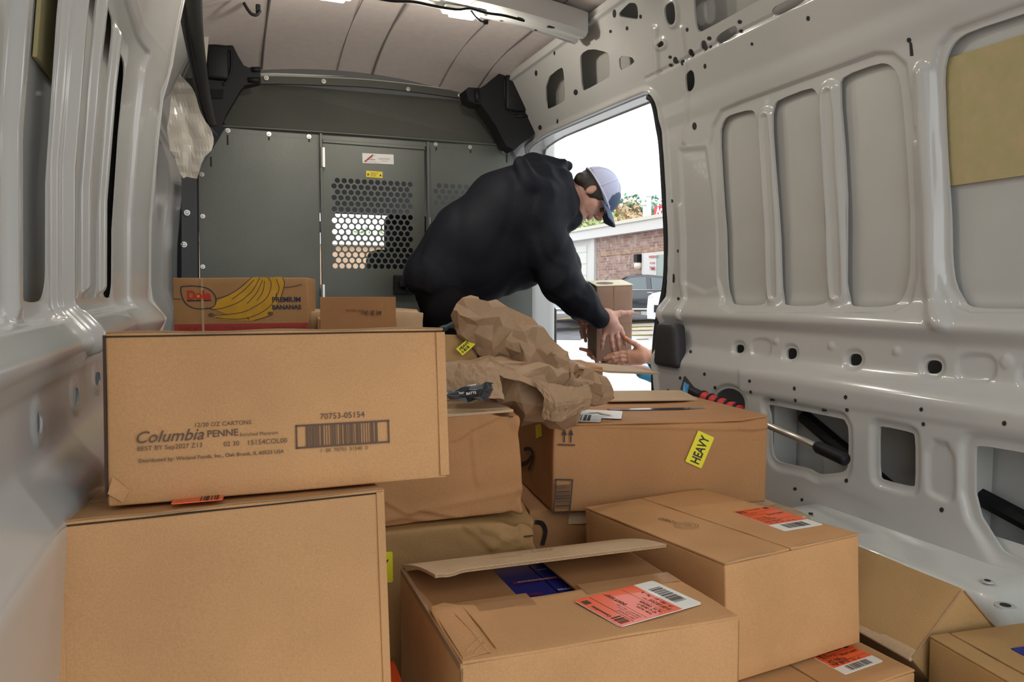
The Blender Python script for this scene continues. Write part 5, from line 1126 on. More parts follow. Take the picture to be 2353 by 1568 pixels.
def folded(name, label, cells, m=PAPER, th=.0016, seed=0, parent=None):
    """a sheet of kraft paper: a net of creased facets through given (px,py,depth) rows"""
    rows = [[PD(*c) for c in r] for r in cells]; V = []; FA = []; sub = 5; nr = len(rows); nc = len(rows[0]); R = np.array(rows)
    gi_ = np.linspace(0, nr-1, (nr-1)*sub+1); gj = np.linspace(0, nc-1, (nc-1)*sub+1); rs = np.random.RandomState(seed)
    for a in gi_:
        for b in gj:
            i = min(int(a), nr-2); j = min(int(b), nc-2); u = a-i; v = b-j
            p = R[i, j]*(1-u)*(1-v)+R[i+1, j]*u*(1-v)+R[i, j+1]*(1-u)*v+R[i+1, j+1]*u*v
            q = p*11; e = mnoise.noise(Vector(q)); e2 = mnoise.noise(Vector(q*2.2+7)); V.append(p+FW*(.014*abs(e)+.008*abs(e2))*-1+UP*.006*e2+rs.normal(size=3)*.001)
    w_ = len(gj)
    for i in range(len(gi_)-1):
        for j in range(w_-1):
            q = (i*w_+j, i*w_+j+1, (i+1)*w_+j+1, (i+1)*w_+j); FA += [(q[0], q[1], q[2]), (q[0], q[2], q[3])] if (i+j+seed) % 2 else [(q[0], q[1], q[3]), (q[1], q[2], q[3])]
    V = np.array(V)
    if parent: o = link(name, mesh_from(name, tolocal(parent, V), FA, m), parent)
    else:
        c = V.mean(0); c[2] = V[:, 2].min(); o = link(name, mesh_from(name, V-c, FA, m)); o.location = Vector([float(x) for x in c]); apply_props(o, label, 'paper')
    md = o.modifiers.new('s', 'SOLIDIFY'); md.thickness = th; return o
crumple('crumpled_paper', [(d(1082,722,1.80), d(1150,752,1.80), .034, .046), (d(1150,752,1.80), d(1205,790,1.80), .046, .048), (d(1075,752,1.78), d(1130,780,1.78), .020, .034), (d(1200,800,1.78), d(1262,836,1.76), .042, .034), (d(1262,836,1.76), d(1305,856,1.74), .030, .018), (d(1160,815,1.78), d(1215,840,1.76), .030, .034)], 'crumpled brown kraft paper, upper bunch rising in front of the bending person', 5, 520, amp=.014)
crumple('crumpled_paper', [(d(1165,880,1.66), d(1230,905,1.64), .036, .052), (d(1230,905,1.64), d(1300,915,1.64), .052, .044), (d(1290,885,1.66), d(1345,892,1.68), .036, .034), (d(1240,940,1.62), d(1285,945,1.62), .024, .026), (d(1110,862,1.66), d(1165,872,1.66), .024, .034), (d(1140,895,1.66), d(1200,925,1.64), .026, .028)], 'crumpled brown kraft paper, lower bunch spilling onto the HEAVY box', 9, 520, amp=.014)
crumple('crumpled_paper', [(d(1362,905,1.72), d(1378,900,1.74), .030, .031), (d(1340,880,1.74), d(1372,880,1.76), .018, .018)], 'rounded end of kraft paper resting at the right of the paper pile', 12, 90, amp=.004)
folded('paper_sheet', 'flat creased kraft paper sheet with a curled dark edge across the paper pile', [[(1020,832,1.70), (1070,826,1.72), (1125,818,1.74), (1190,826,1.76), (1260,838,1.78), (1312,852,1.78)], [(1018,850,1.60), (1068,848,1.60), (1128,842,1.60), (1185,856,1.60), (1240,872,1.61), (1300,886,1.62)], [(1016,890,1.56), (1064,880,1.55), (1110,866,1.54), (1150,862,1.55), (1200,880,1.55), (1262,900,1.56)]], seed=3)
folded('paper_sheet', 'creased kraft paper sheet folded down against the penne box', [[(1022,842,1.52), (1058,836,1.52), (1100,842,1.52), (1142,850,1.52)], [(1022,880,1.50), (1060,884,1.49), (1104,884,1.49), (1150,872,1.50)], [(1024,916,1.48), (1062,912,1.47), (1108,912,1.47), (1158,916,1.48)]], seed=4)
folded('paper_sheet', 'small upright fold of kraft paper at the lower right of the paper pile', [[(1222,870,1.56), (1262,880,1.55), (1300,892,1.56), (1352,884,1.60)], [(1250,915,1.53), (1275,925,1.52), (1310,925,1.53), (1358,915,1.58)], [(1245,962,1.54), (1272,968,1.53), (1300,962,1.54), (1352,938,1.58)]], seed=6)
# plastic bags
BAGM = mat('dark_bag', (.02, .025, .03), rough=.25, coat=.5, bump=.3, bscale=40)
o = crumple('plastic_bag', [(d(1035,902,1.44), d(1110,900,1.45), .010, .012), (d(1110,898,1.45), d(1146,876,1.46), .010, .004), (d(1030,908,1.44), d(1100,912,1.44), .008, .006)], 'small dark plastic mailer with white letters lying on the dented box', 20, 160, amp=.004, m=BAGM, cat='bag')
fr = Frame(d(1072,908,1.427), d(1108,903,1.427)-d(1072,908,1.427), d(1072,890,1.427)-d(1072,908,1.427)); mb = MB(); fr.text(mb, 'BATTERY', 0, 0, width=.028, h=.0, bold=.02); fr.text(mb, 'bags', -.014, .004, width=.010, h=0)
V = np.array(mb.V)-np.array(o.location); link('bag_print', mesh_from('bag_print', V, mb.F, WLABEL), o)
crumple('plastic_bag', [(d(1020,752,1.86), d(1058,744,1.86), .008, .014)], 'scrap of dark blue-green plastic between the penne box and the kraft paper', 23, 120, amp=.004, m=mat('teal_bag', (.03, .07, .08), rough=.3, coat=.4), cat='bag')

# ================================================================== SNOW BRUSH
sb_ = empty('snow_brush', tuple(PD(1700, 945, 2.08)), 'snow brush with silver pole and red and black foam grip by right wall', 'brush')
def br(px, py, dd): return PD(px, py, dd)
mb = MB(); mb.tube([br(1640,928,2.34), br(1765,978,2.12), br(1885,1030,1.93)], .0095, 12); mb.build('pole', mat('alu', (.62, .58, .50), rough=.3, metal=.85), sb_, world=True, smooth=True)
mb = MB(); mb.tube([br(1877,1026,1.94), br(1882,1029,1.93), br(1942,1057,1.84), br(1946,1059,1.835)], [.013, .0165, .0165, .012], 14); mb.build('end_grip', BLACK_P, sb_, world=True, smooth=True)
a, b = br(1612,912,2.38), br(1700,945,2.24); mb = MB(); mb.tube([a+(b-a)*t for t in np.linspace(0, 1, 19)], [.019*(1+.10*math.sin(t*PI*8)) for t in np.linspace(0, 1, 19)], 14)
mb.build('foam_grip', mat('red_foam', (.55, .03, .03), rough=.6), sb_, world=True, smooth=True)
mb = MB()
for i in range(5): p = a+(b-a)*(.02+.22*i); q = a+(b-a)*(.07+.22*i); mb.tube([p, q], .0225, 14)
mb.build('grip_rings', BLACK_P, sb_, world=True, smooth=True)
mb = MB(); mb.tube([br(1585,898,2.42), br(1612,912,2.38)], [.016, .018], 12); mb.prism([br(1563,895,2.43), br(1571,866,2.46), br(1588,888,2.42), br(1600,902,2.40), br(1592,915,2.40)], (.02, .02, 0), 0, 0); mb.build('head', BLACK_P, sb_, world=True)
mb = MB(); mb.prism([br(1567,908,2.41), br(1572,878,2.43), br(1583,886,2.41), br(1578,914,2.40)], (.004, .004, 0), 0, 0); mb.build('label', mat('label_blue', (.05, .25, .50), rough=.4), sb_, world=True)

# ================================================================== HELD BOX
HB = carton('held_box', 'tall brown cardboard box with round stamp on top, being handed out', (1.536, 2.862, 1.021), (-14.2, 7.8, -2), (.161, .175, .332), cardboard('kraft_board_dusty', (.36, .225, .155)), flaps=False, seed=21)
V, FA = rbox((.165, .178, .004), .001, 4); mb = MB(); mb.add(V+np.array([0, 0, .334]), FA); mb.build('lid', mat('lid_cream', (.66, .58, .40), rough=.7), HB)
fr, W, H = face_frame(HB, 2, .3365, (1371,664), (1447,662), (1345,641)); c = hit_face(HB, 2, .3365, 1390, 651); fr = Frame(c, (1, 0, 0), (0, 1, 0)); mb = MB(); fr.ring(mb, 0, 0, .012, .038, .0006, 30); fr.ring(mb, 0, 0, 0, .006, .0006, 8); mb.build('stamp_print', INKF, HB)
mb = MB(); mb.box((-.004, -.0895, .01), (-.001, -.0865, .33)); mb.box((.02, -.0895, .165), (.08, -.087, .168)); mb.build('seam', KRAFT_IN, HB)

# ================================================================== PEOPLE
def merged(name, parts, m, parent, smooth=True):
    V = []; Q = []; b = 0
    for v, q in parts: V.append(v); Q.append(q+b); b += len(v)
    V = tolocal(parent, np.vstack(V)); return link(name, quads_mesh(name, V, np.vstack(Q), m, smooth), parent)
def hand(chains, palm, rads=.0088, palm_r=.016):
    b = Blob(.0026)
    for a, c, ra, rb in palm: b.cap(a, c, ra, rb, .012)
    for ch in chains:
        r0 = ch[1]; pts = [np.array(p) for p in ch[0]]; n = len(pts); rr_ = np.linspace(r0, r0*.82, n)
        for i in range(n-1): b.cap(pts[i], pts[i+1], rr_[i], rr_[i+1], .0035)
        if n > 2:
            for i in range(1, n-1): b.ell(pts[i], [rr_[i]*1.08]*3, k=.004)
    return b.mesh(.006)
JACK = mat('jacket_black', (.0045, .0055, .010), rough=.7, bump=.5, bscale=60, spec=.22)
# ---- the bending person
man = empty('person', (1.02, 3.08, 0), 'person in black hooded jacket and grey cap bending to hand out a box', 'person')
def q3(px, py, y): return PY(px, py, y)
def folds(P): return .010*wav(P, 2.0, 3, 1)-.016*np.clip(np.abs(wav(P*np.array([1, 1, .7]), 3.6, 8, 1)), 0, .5)+.008-.014*np.clip((P[..., 0]-1.22)/.1, 0, 1)*np.clip(.45-np.abs(wav(P, 5.5, 14, 1)), 0, .45)
def jacket_cut(G): return -(G[..., 2]-(.925-.45*(G[..., 0]-.78)*0))  # clean hem
b = Blob(.0085)
b.cap(q3(1012,640,3.08), q3(1085,566,3.08), .158, .192); b.cap(q3(1085,566,3.08), q3(1175,500,3.08), .192, .215); b.cap(q3(1175,500,3.06), q3(1228,476,3.04), .215, .195)
b.cap(q3(1105,596,3.04), q3(1190,590,3.02), .155, .145); b.cap(q3(1060,640,3.04), q3(1130,630,3.02), .13, .11)
b.cap(q3(1236,505,2.93), q3(1262,575,2.89), .115, .098); b.cap(q3(1262,575,2.89), q3(1288,645,2.85), .098, .084); b.cap(q3(1288,645,2.85), q3(1330,688,2.81), .084, .074); b.cap(q3(1330,688,2.81), q3(1378,730,2.775), .072, .050)
b.cap(q3(1250,490,3.22), q3(1292,610,3.25), .09, .07); b.cap(q3(1292,610,3.25), q3(1330,715,3.12), .07, .048)
b.cap(q3(1215,392,3.05), q3(1282,392,3.04), .062, .045, .02); b.cap(q3(1282,384,3.04), q3(1304,382,3.04), .040, .030, .02); b.cap(q3(1232,380,3.05), q3(1296,374,3.0), .04, .022, .03); b.cap(q3(1196,380,2.92), q3(1225,425,2.88), .030, .034, .04); b.cap(q3(1225,425,2.88), q3(1268,440,2.87), .034, .022, .04)
b.cap(q3(1262,430,3.02), q3(1290,478,2.98), .090, .070); b.cap(q3(1290,478,2.98), q3(1312,508,2.97), .062, .038); b.cap(q3(1284,405,3.0), q3(1296,470,2.97), .050, .056, .02); b.cap(q3(1294,408,2.95), q3(1303,480,2.92), .044, .052, .02)
def hemcut(G): # hem plane across the seat; the cloth ends there
    n = (q3(1000,720,3.08)-q3(1060,600,3.08)); n /= np.linalg.norm(n); p0 = q3(1000,694,3.08); return (G-p0) @ n
V, Q = b.mesh(.045, disp=folds, cut=hemcut); merged('jacket', [(V, Q)], JACK, man)
# raised hood edge and sleeve creases
mb = MB()
for pts, r_ in (([(1206,368,2.93),(1200,392,2.90),(1212,415,2.87),(1240,432,2.86)], .012), ([(1296,470,2.86),(1312,520,2.84),(1308,560,2.83)], .010), ([(1268,600,2.81),(1292,612,2.79),(1312,612,2.80)], .009), ([(1290,640,2.77),(1320,655,2.76),(1344,668,2.77)], .009), ([(1178,640,2.87),(1230,655,2.86)], .012)):
    pass
b = Blob(.008); b.cap(q3(1022,676,3.06), q3(1030,735,3.06), .128, .108)
for yy, kx in ((2.96, 1.00), (3.17, 1.05)):
    hip = q3(1034,722,yy); kn = np.array([kx+.06, yy-.01, .50]); an = np.array([kx, yy, .09]); b.cap(hip, kn, .098, .076); b.cap(kn, an, .076, .056)
V, Q = b.mesh(.04, disp=lambda P: .008*wav(P, 4, 5, 2)); merged('trousers', [(V, Q)], mat('trousers_dark', (.0045, .004, .005), rough=.9, spec=.1, bump=.3), man)
b = Blob(.008)
for yy, kx in ((2.96, 1.00), (3.17, 1.05)): b.cap((kx-.04, yy, .05), (kx+.15, yy-.01, .04), .047, .038, .02)
V, Q = b.mesh(.02, cut=lambda G: .004-G[..., 2]); merged('shoes', [(V, Q)], BLACK_P, man)
# head: looking down and out of the door
def basis(fpx, upx):
    f_ = RT*fpx[0]+UP*fpx[1]; u_ = RT*upx[0]+UP*upx[1]; f_ /= np.linalg.norm(f_); u_ = u_-f_*(u_ @ f_); u_ /= np.linalg.norm(u_); s_ = np.cross(f_, u_); return f_, u_, s_
def make_head(c, f_, u_, s_, sc=1.0, extra=()):
    A = np.stack([s_, f_, u_], 1); L = lambda x, y, z: c+A @ np.array([x, y, z])*sc
    b = Blob(.0042); b.ell(L(0, -.008, .028), np.array([.076, .094, .090])*sc, A); b.ell(L(0, .022, -.035), np.array([.060, .066, .072])*sc, A, .02)
    b.cap(L(-.028, .052, -.083), L(.028, .052, -.083), .022*sc, .022*sc, .02); b.ell(L(0, .068, -.090), np.array([.022, .018, .018])*sc, A, .012)
    b.cap(L(0, .088, .012), L(0, .110, -.022), .009*sc, .012*sc, .010); b.cap(L(-.012, .098, -.028), L(.012, .098, -.028), .009*sc, .009*sc, .008)
    b.cap(L(-.032, .080, .026), L(.032, .080, .026), .012*sc, .012*sc, .012)
    b.cap(L(-.018, .090, -.050), L(.018, .090, -.050), .0065*sc, .0065*sc, .006); b.cap(L(-.015, .088, -.060), L(.015, .088, -.060), .0075*sc, .0075*sc, .006)
    for sx in (-1, 1):
        b.ell(L(sx*.074, -.010, -.004), np.array([.010, .016, .029])*sc, A, .008); b.cap(L(sx*.052, .050, -.020), L(sx*.042, .060, -.045), .016*sc, .014*sc, .02)
    for it in extra: b.cap(*it)
    return b.mesh(.012), L, A
f_, u_, s_ = basis((.46, -.89), (.89, .46))
hc = q3(1360, 447, 2.97)
(hV, hQ), L_h, A_h = make_head(hc, f_, u_, s_, 1.0, [(hc-u_*.04-f_*.04, q3(1275,455,3.02), .055, .062, .03)])
# near (right) hand on the box front, and the far hand
yh = 2.775
def hp(x, y, dy=0.): return q3(1300+x/7.127, 680+y/7.127, yh+dy)
fing = [([hp(900,530), hp(930,620,-.006), hp(950,700,-.002), hp(972,795,.012)], .0098), ([hp(835,570,-.004), hp(850,680,-.012), hp(862,790,-.006), hp(872,900,.010)], .0100), ([hp(745,600,-.004), hp(752,730,-.012), hp(768,830,-.006), hp(782,925,.010)], .0098),
        ([hp(650,590,.004), hp(610,710,-.004), hp(596,790,.002), hp(592,860,.014)], .0090), ([hp(760,300,.0), hp(900,280,-.004), hp(1010,282,-.002), hp(1088,270,.0)], .0118)]
palm = [(hp(660,330,.004), hp(740,440,-.004), .030, .030), (hp(740,440,-.004), hp(880,540), .028, .015), (hp(740,440,-.004), hp(820,590,-.002), .028, .015), (hp(720,440,-.002), hp(735,610,-.002), .028, .015), (hp(690,430,.002), hp(650,600,.004), .026, .014), (hp(700,330,.0), hp(860,300,-.002), .024, .014), (q3(1372,722,2.79), hp(660,330,.004), .029, .030)]
H1v = hand(fing, palm)
def hq(px, py, y): return q3(px, py, y)
H2v = hand([([hq(1338,745,3.06), hq(1336,762,3.04), hq(1338,776,3.02)], .009), ([hq(1345,748,3.08), hq(1343,768,3.06), hq(1346,784,3.04)], .009), ([hq(1352,752,3.10), hq(1352,772,3.08), hq(1356,788,3.06)], .009), ([hq(1358,750,3.12), hq(1360,768,3.11), hq(1362,780,3.10)], .008), ([hq(1345,735,3.06), hq(1356,742,3.03), hq(1362,752,3.02)], .010)], [(hq(1332,722,3.12), hq(1345,748,3.08), .028, .024), (hq(1345,740,3.10), hq(1356,750,3.11), .022, .02)])
b = Blob(.010); b.chain([q3(1040,670,3.08), q3(1085,566,3.08), q3(1190,500,3.06), q3(1260,460,3.03)], [.085, .12, .13, .06]); b.chain([q3(1236,505,2.96), q3(1288,645,2.86), q3(1372,722,2.79)], [.06, .045, .028]); b.chain([q3(1250,490,3.18), q3(1292,610,3.24), q3(1332,720,3.12)], [.06, .045, .026])
for yy, kx in ((2.96, 1.00), (3.17, 1.05)): b.chain([q3(1036,714,yy), np.array([kx+.06, yy-.01, .50]), np.array([kx, yy, .09])], [.045, .045, .035])
TB = b.mesh(.03)
merged('body', [(hV, hQ), H1v, H2v, TB], SKIN, man)
# hair, eyes, cap
b = Blob(.0045); b.ell(L_h(0, -.012, .024), [.081, .098, .092], A_h); b.cap(L_h(-.05, -.075, -.02), L_h(.05, -.075, -.02), .03, .03)
V, Q = b.mesh(.02, disp=lambda P: .0015*wav(P, 60, 2, 1), cut=lambda G: np.maximum((G-L_h(0, .045, .0)) @ (A_h @ np.array([0, .92, -.38])), (G-L_h(0, -.02, -.055)) @ (A_h @ np.array([0, .3, -.95])))); 
merged('hair', [(V, Q)], mat('dark_hair', (.022, .014, .010), rough=.6, bump=.8, bscale=180), man)
eyes = MB()
for sx in (-1, 1):
    c = L_h(sx*.032, .086, .002); V, FA = rbox((.02, .02, .02), .0099, 2); eyes.add(V+c, FA)
eyes.build('eyes', mat('eye_dark', (.05, .03, .02), rough=.15), man, world=True, smooth=True)
CAPL = mat('cap_lavender', (.42, .43, .56), rough=.8, bump=.4, bscale=300); CAPD = mat('cap_navy', (.05, .08, .14), rough=.7)
def capcut(G): return (L_h(0, 0, .030)-G) @ (A_h @ np.array([0, .10, .995]))
b = Blob(.0045); b.ell(L_h(0, -.004, .030), [.089, .108, .100], A_h); V, Q = b.mesh(.01, cut=capcut); merged('cap_crown', [(V, Q)], CAPL, man)
mb = MB()
def capp(az, el, e=1.012): return L_h(.089*e*math.cos(el)*math.sin(az), -.004+.108*e*math.cos(el)*math.cos(az), .030+.100*e*math.sin(el))
for az in (PI/2, -PI/2, .55, -.55, PI-.6, PI+.6): mb.tube([capp(az, e) for e in np.linspace(.05, PI/2, 12)], .0028, 6)
mb.tube([capp(a, .02, 1.02) for a in np.linspace(0, 2*PI, 40)], .004, 6, cap=False); mb.build('cap_seams', mat('cap_seam', (.55, .55, .68), rough=.8), man, world=True, smooth=True)
b = Blob(.004); b.ell(L_h(0, .012, .040), [.080, .098, .086], A_h); V, Q = b.mesh(.01, cut=lambda G: np.maximum(capcut(G), (L_h(0, .050, .03)-G) @ (A_h @ np.array([0, 1., 0])))); merged('cap_front', [(V, Q)], CAPD, man)
V, FA = rbox((.150, .085, .005), .0024, 10); rr_ = V[:, 0]/.075; V[:, 1] += -.045*rr_**2; V[:, 2] += -.030*rr_**2-.35*np.clip(V[:, 1]+.03, 0, 1)*.6; mb = MB(); mb.add([L_h(x, .135+y, .040+z) for x, y, z in V], FA); mb.build('cap_brim', CAPD, man, world=True, smooth=True)
# ---- the receiving person outside
per2 = empty('person', (2.42, 2.45, -.62), 'person outside in light blue sweater holding the box from below', 'person')
def r3(x, y, dy=0.): return q3(1300+x/7.127, 680+y/7.127, 2.755+dy)
fing = [([r3(1010,930), r3(900,930), r3(790,955,.0), r3(680,985,.012)], .0095), ([r3(1020,990), r3(890,990,-.004), r3(760,1012), r3(630,1030,.012)], .0098), ([r3(1030,1050), r3(900,1050,-.002), r3(790,1062,.004), r3(700,1078,.012)], .0095), ([r3(1050,1090,.01), r3(930,1095,.012), r3(840,1096,.014), r3(760,1096,.02)], .0085),
        ([r3(1230,860), r3(1130,790,-.01), r3(1040,740,-.008), r3(975,695,-.002)], .0115)]
palm = [(r3(1370,1000), r3(1200,985), .028, .034), (r3(1200,985), r3(1010,935), .032, .014), (r3(1200,985), r3(1020,1000), .032, .015), (r3(1200,1000), r3(1030,1060), .032, .014), (r3(1200,1010,.01), r3(1050,1095,.012), .028, .012), (r3(1240,930), r3(1180,840,-.006), .03, .016), (q3(1520,826,2.78), r3(1370,1000), .027, .028)]
P1 = hand(fing, palm)
P2 = hand([([hq(1362,812,2.97), hq(1350,806,2.965), hq(1334,802,2.96)], .0088), ([hq(1372,820,2.96), hq(1362,822,2.95), hq(1352,815,2.94)], .0088), ([hq(1380,826,2.93), hq(1372,830,2.92), hq(1362,820,2.915)], .0085), ([hq(1392,836,2.95), hq(1380,838,2.94), hq(1370,834,2.94)], .008), ([hq(1400,830,2.98), hq(1392,822,3.0), hq(1384,818,3.02)], .010)], [(hq(1378,822,2.97), hq(1410,838,2.97), .016, .022), (hq(1410,838,2.97), hq(1470,850,2.95), .022, .024)])
c2 = np.array([2.36, 2.50, .92]); f2 = np.array([-.75, .45, -.35]); f2 /= np.linalg.norm(f2); u2 = np.array([-.2, .1, .97]); u2 -= f2*(u2 @ f2); u2 /= np.linalg.norm(u2); s2 = np.cross(f2, u2)
(h2V, h2Q), L2_, A2_ = make_head(c2, f2, u2, s2, .95, [(c2-u2*.05, c2-np.array([0, 0, .2]), .05, .055, .03)])
b = Blob(.012); b.chain([(2.42, 2.45, .70), (2.43, 2.45, .45), (2.43, 2.45, .22)], [.11, .12, .13])
for sy in (-1, 1): b.chain([(2.43, 2.45+sy*.09, .2), (2.41, 2.45+sy*.1, -.2), (2.43, 2.45+sy*.1, -.56)], [.085, .06, .04])
b.chain([(2.38, 2.33, .64), (2.15, 2.45, .52), q3(1520,826,2.78)], [.045, .038, .026]); b.chain([(2.40, 2.60, .64), (2.2, 2.78, .52), hq(1470,850,2.95)], [.045, .038, .024])
merged('body', [(h2V, h2Q), P1, P2, b.mesh(.03)], SKIN2, per2)
CYAN = mat('light_blue_knit', (.10, .42, .66), rough=.8, bump=.4, bscale=120)
b = Blob(.009); b.chain([(2.42, 2.45, .66), (2.43, 2.45, .45), (2.43, 2.45, .18)], [.13, .15, .155]); b.cap((2.40, 2.32, .64), (2.40, 2.60, .64), .085, .085)
b.chain([(2.39, 2.31, .63), (2.13, 2.46, .53), q3(1520,826,2.78), q3(1500,825,2.765)], [.075, .06, .048, .044]); b.chain([(2.40, 2.61, .63), (2.2, 2.78, .51), hq(1478,856,2.95)], [.075, .06, .034])
V, Q = b.mesh(.03, disp=lambda P: .004*wav(P, 8, 4, 2), cut=lambda G: np.where(G[..., 0] < 2.0, (q3(1498,826,2.765)[0]-G[..., 0])*((G[..., 1] < 2.86)*1.)-.02*(G[..., 1] >= 2.86), -.02)); merged('sweater', [(V, Q)], CYAN, per2)
b = Blob(.010); b.cap((2.43, 2.40, .16), (2.43, 2.50, .16), .135, .135)
for sy in (-1, 1): b.chain([(2.43, 2.45+sy*.09, .15), (2.41, 2.45+sy*.1, -.2), (2.43, 2.45+sy*.1, -.54)], [.105, .08, .06])
V, Q = b.mesh(.03); merged('trousers', [(V, Q)], mat('jeans', (.04, .06, .12), rough=.8), per2)
b = Blob(.008)
for sy in (-1, 1): b.cap((2.46, 2.45+sy*.1, -.575), (2.30, 2.46+sy*.1, -.585), .045, .036)
V, Q = b.mesh(.02, cut=lambda G: -.615-G[..., 2]); merged('shoes', [(V, Q)], BLACK_P, per2)
b = Blob(.006); b.ell(L2_(0, -.02, .03), [.088, .10, .098], A2_); b.cap(L2_(-.05, -.07, -.06), L2_(.05, -.07, -.06), .04, .04)
V, Q = b.mesh(.03, cut=lambda G: (G-L2_(0, .045, .03)) @ (A2_ @ np.array([0, .9, -.4]))); merged('hair', [(V, Q)], mat('brown_hair', (.05, .028, .015), rough=.6, bump=.8, bscale=150), per2)
mb = MB(); NAIL = mat('orange_nail', (.62, .12, .03), rough=.25, coat=.5)
for p in (r3(974,688,-.010), hq(1334,801,2.952), hq(1351,813,2.932)): V, FA = rbox((.011, .006, .009), .0028, 2); mb.add(V+p, FA)
mb.build('nails', NAIL, per2, world=True, smooth=True)
# ================================================================== OUTSIDE
def gz(x, y): return -.62+max(0., .050*(x-4.0))+max(0., .010*(y-6))-.0*y
gxs = np.concatenate([[-60, -20, -6, -1], np.linspace(1.5, 30, 24), [45, 80]]); gys = np.concatenate([[-60, -20, -5], np.linspace(0, 60, 31), [90]])
V = [(x, y, gz(x, y)) for x in gxs for y in gys]; n = len(gys); FA = [(i*n+j, (i+1)*n+j, (i+1)*n+j+1, i*n+j+1) for i in range(len(gxs)-1) for j in range(n-1)]
ASPH = mat('pale_concrete', (.50, .49, .48), rough=.85, var=.16, vscale=1.3, bump=.3, bscale=20, detail=8)
gr = link('floor_parking_lot', mesh_from('ground', V, FA, ASPH, False), kind='structure')
def ground_hit(px, py):
    r = ray(px, py); t = np.linspace(1.5, 80, 16000); z = 1+r[2]*t; g = z-np.array([gz(a, b) for a, b in zip(r[0]*t, r[1]*t)]); i = np.argmax(g < 0); return CAM+r*t[i]
LINE = mat('yellow_paint', (.62, .43, .10), rough=.8, var=.3, vscale=6)
TAR = mat('dark_asphalt', (.17, .17, .18), rough=.9, var=.2, vscale=2, bump=.3)
# darker asphalt bay strip with the yellow bay lines
mb = MB(); P = [ground_hit(x, y) for x, y in ((1225,780),(1335,782),(1360,742),(1545,741),(1560,722),(1225,722))]; mb.add([p+np.array([0, 0, .012]) for p in P], [tuple(range(6))]); mb.build('asphalt_patch', TAR, gr)
for (x0, y0), (x1, y1), wd in (((1256,738),(1320,730),2.2),((1310,755),(1336,752),2.4),((1444,742),(1500,739),2.2),((1448,751),(1500,749),2.4),((1450,759),(1500,757.5),2.4),((1450,770),(1500,769),2.2),((1462,780),(1490,779),1.5)):
    a, b, c, e = [ground_hit(*q)+np.array([0, 0, .02]) for q in ((x0, y0), (x1, y1), (x1, y1+wd), (x0, y0+wd))]; mb = MB(); mb.add([a, b, c, e], [(0, 1, 2, 3)]); mb.build('bay_line', LINE, gr)
# ---- building
XB = 15.0
bd = empty('building', (XB, 27, .2), 'long low brick and white commercial building across the parking lot', 'building')
def bp(px, py, dx=0.): return PX(px, py, XB+dx)
zt_ = bp(1535, 493)[2]; zf = bp(1535, 526)[2]
BW = mat('building_white', (.62, .62, .60), rough=.7); y0b, y1b = 14.0, 60.0
def brickmat():
    m = mat('old_brick', (.30, .17, .13), rough=.9); n = m.node_tree; b = n.nodes['Principled BSDF']; tc = [x for x in n.nodes if x.type == 'TEX_COORD'][0]
    sx = n.nodes.new('ShaderNodeSeparateXYZ'); cx_ = n.nodes.new('ShaderNodeCombineXYZ'); n.links.new(tc.outputs['Object'], sx.inputs[0]); n.links.new(sx.outputs[1], cx_.inputs[0]); n.links.new(sx.outputs[2], cx_.inputs[1])
    br_ = n.nodes.new('ShaderNodeTexBrick'); br_.inputs['Scale'].default_value = 1; br_.inputs['Brick Width'].default_value = .42; br_.inputs['Row Height'].default_value = .11; br_.inputs['Mortar Size'].default_value = .012
    br_.inputs['Color1'].default_value = (.24, .14, .11, 1); br_.inputs['Color2'].default_value = (.40, .27, .22, 1); br_.inputs['Mortar'].default_value = (.36, .29, .26, 1); n.links.new(cx_.outputs[0], br_.inputs[0])
    t = n.nodes.new('ShaderNodeTexNoise'); t.inputs['Scale'].default_value = 4; t.inputs['Detail'].default_value = 6; n.links.new(tc.outputs['Object'], t.inputs['Vector']); cr = n.nodes.new('ShaderNodeValToRGB'); cr.color_ramp.elements[0].position = .52; cr.color_ramp.elements[1].position = .62; n.links.new(t.outputs[0], cr.inputs[0])
    mx = n.nodes.new('ShaderNodeMix'); mx.data_type = 'RGBA'; n.links.new(cr.outputs[0], mx.inputs[0]); n.links.new(br_.outputs[0], mx.inputs[6]); mx.inputs[7].default_value = (.42, .34, .31, 1); n.links.new(mx.outputs[2], b.inputs['Base Color']); return m
yp = bp(1368, 560)[1]
mb = MB(); mb.box((XB, y0b, -.6), (XB+4, yp, zf)); mb.build('brick_wall', brickmat(), bd, world=True)
mb = MB(); mb.box((XB, yp, -.6), (XB+4, y1b, zf)); mb.build('white_wall', BW, bd, world=True)
mb = MB(); mb.box((XB-.35, y0b, zf), (XB+4, y1b, zt_-.12)); mb.build('fascia', BW, bd, world=True)
mb = MB(); mb.box((XB-.42, y0b, zt_-.13), (XB+4, y1b, zt_)); mb.build('gutter', mat('gutter_cream', (.60, .58, .50), rough=.6), bd, world=True)
mb = MB(); mb.box((XB-.12, yp-.12, -.4), (XB+.02, yp+.22, zt_-.2)); mb.build('downpipe', BW, bd, world=True)
a = bp(1362, 556); b_ = bp(1308, 600)
mb = MB(); zg_ = a[2]-.12; mb.box((XB-.03, yp+.75, -.5), (XB+.02, yp+5.2, zg_)); gd = mb.build('garage_door', mat('garage_white', (.66, .66, .64), rough=.6), bd, world=True)
for k_ in range(6): mb = MB(); mb.box((XB-.05, yp+.75, .2+k_*.5), (XB-.03, yp+5.2, .23+k_*.5)); mb.build('door_rib', mat('gutter_cream', (.6, .58, .5)), gd, world=False); COL.objects[-1]
for c_ in gd.children:
    for v in c_.data.vertices: v.co = Vector(tolocal(bd, np.array(v.co))[0])
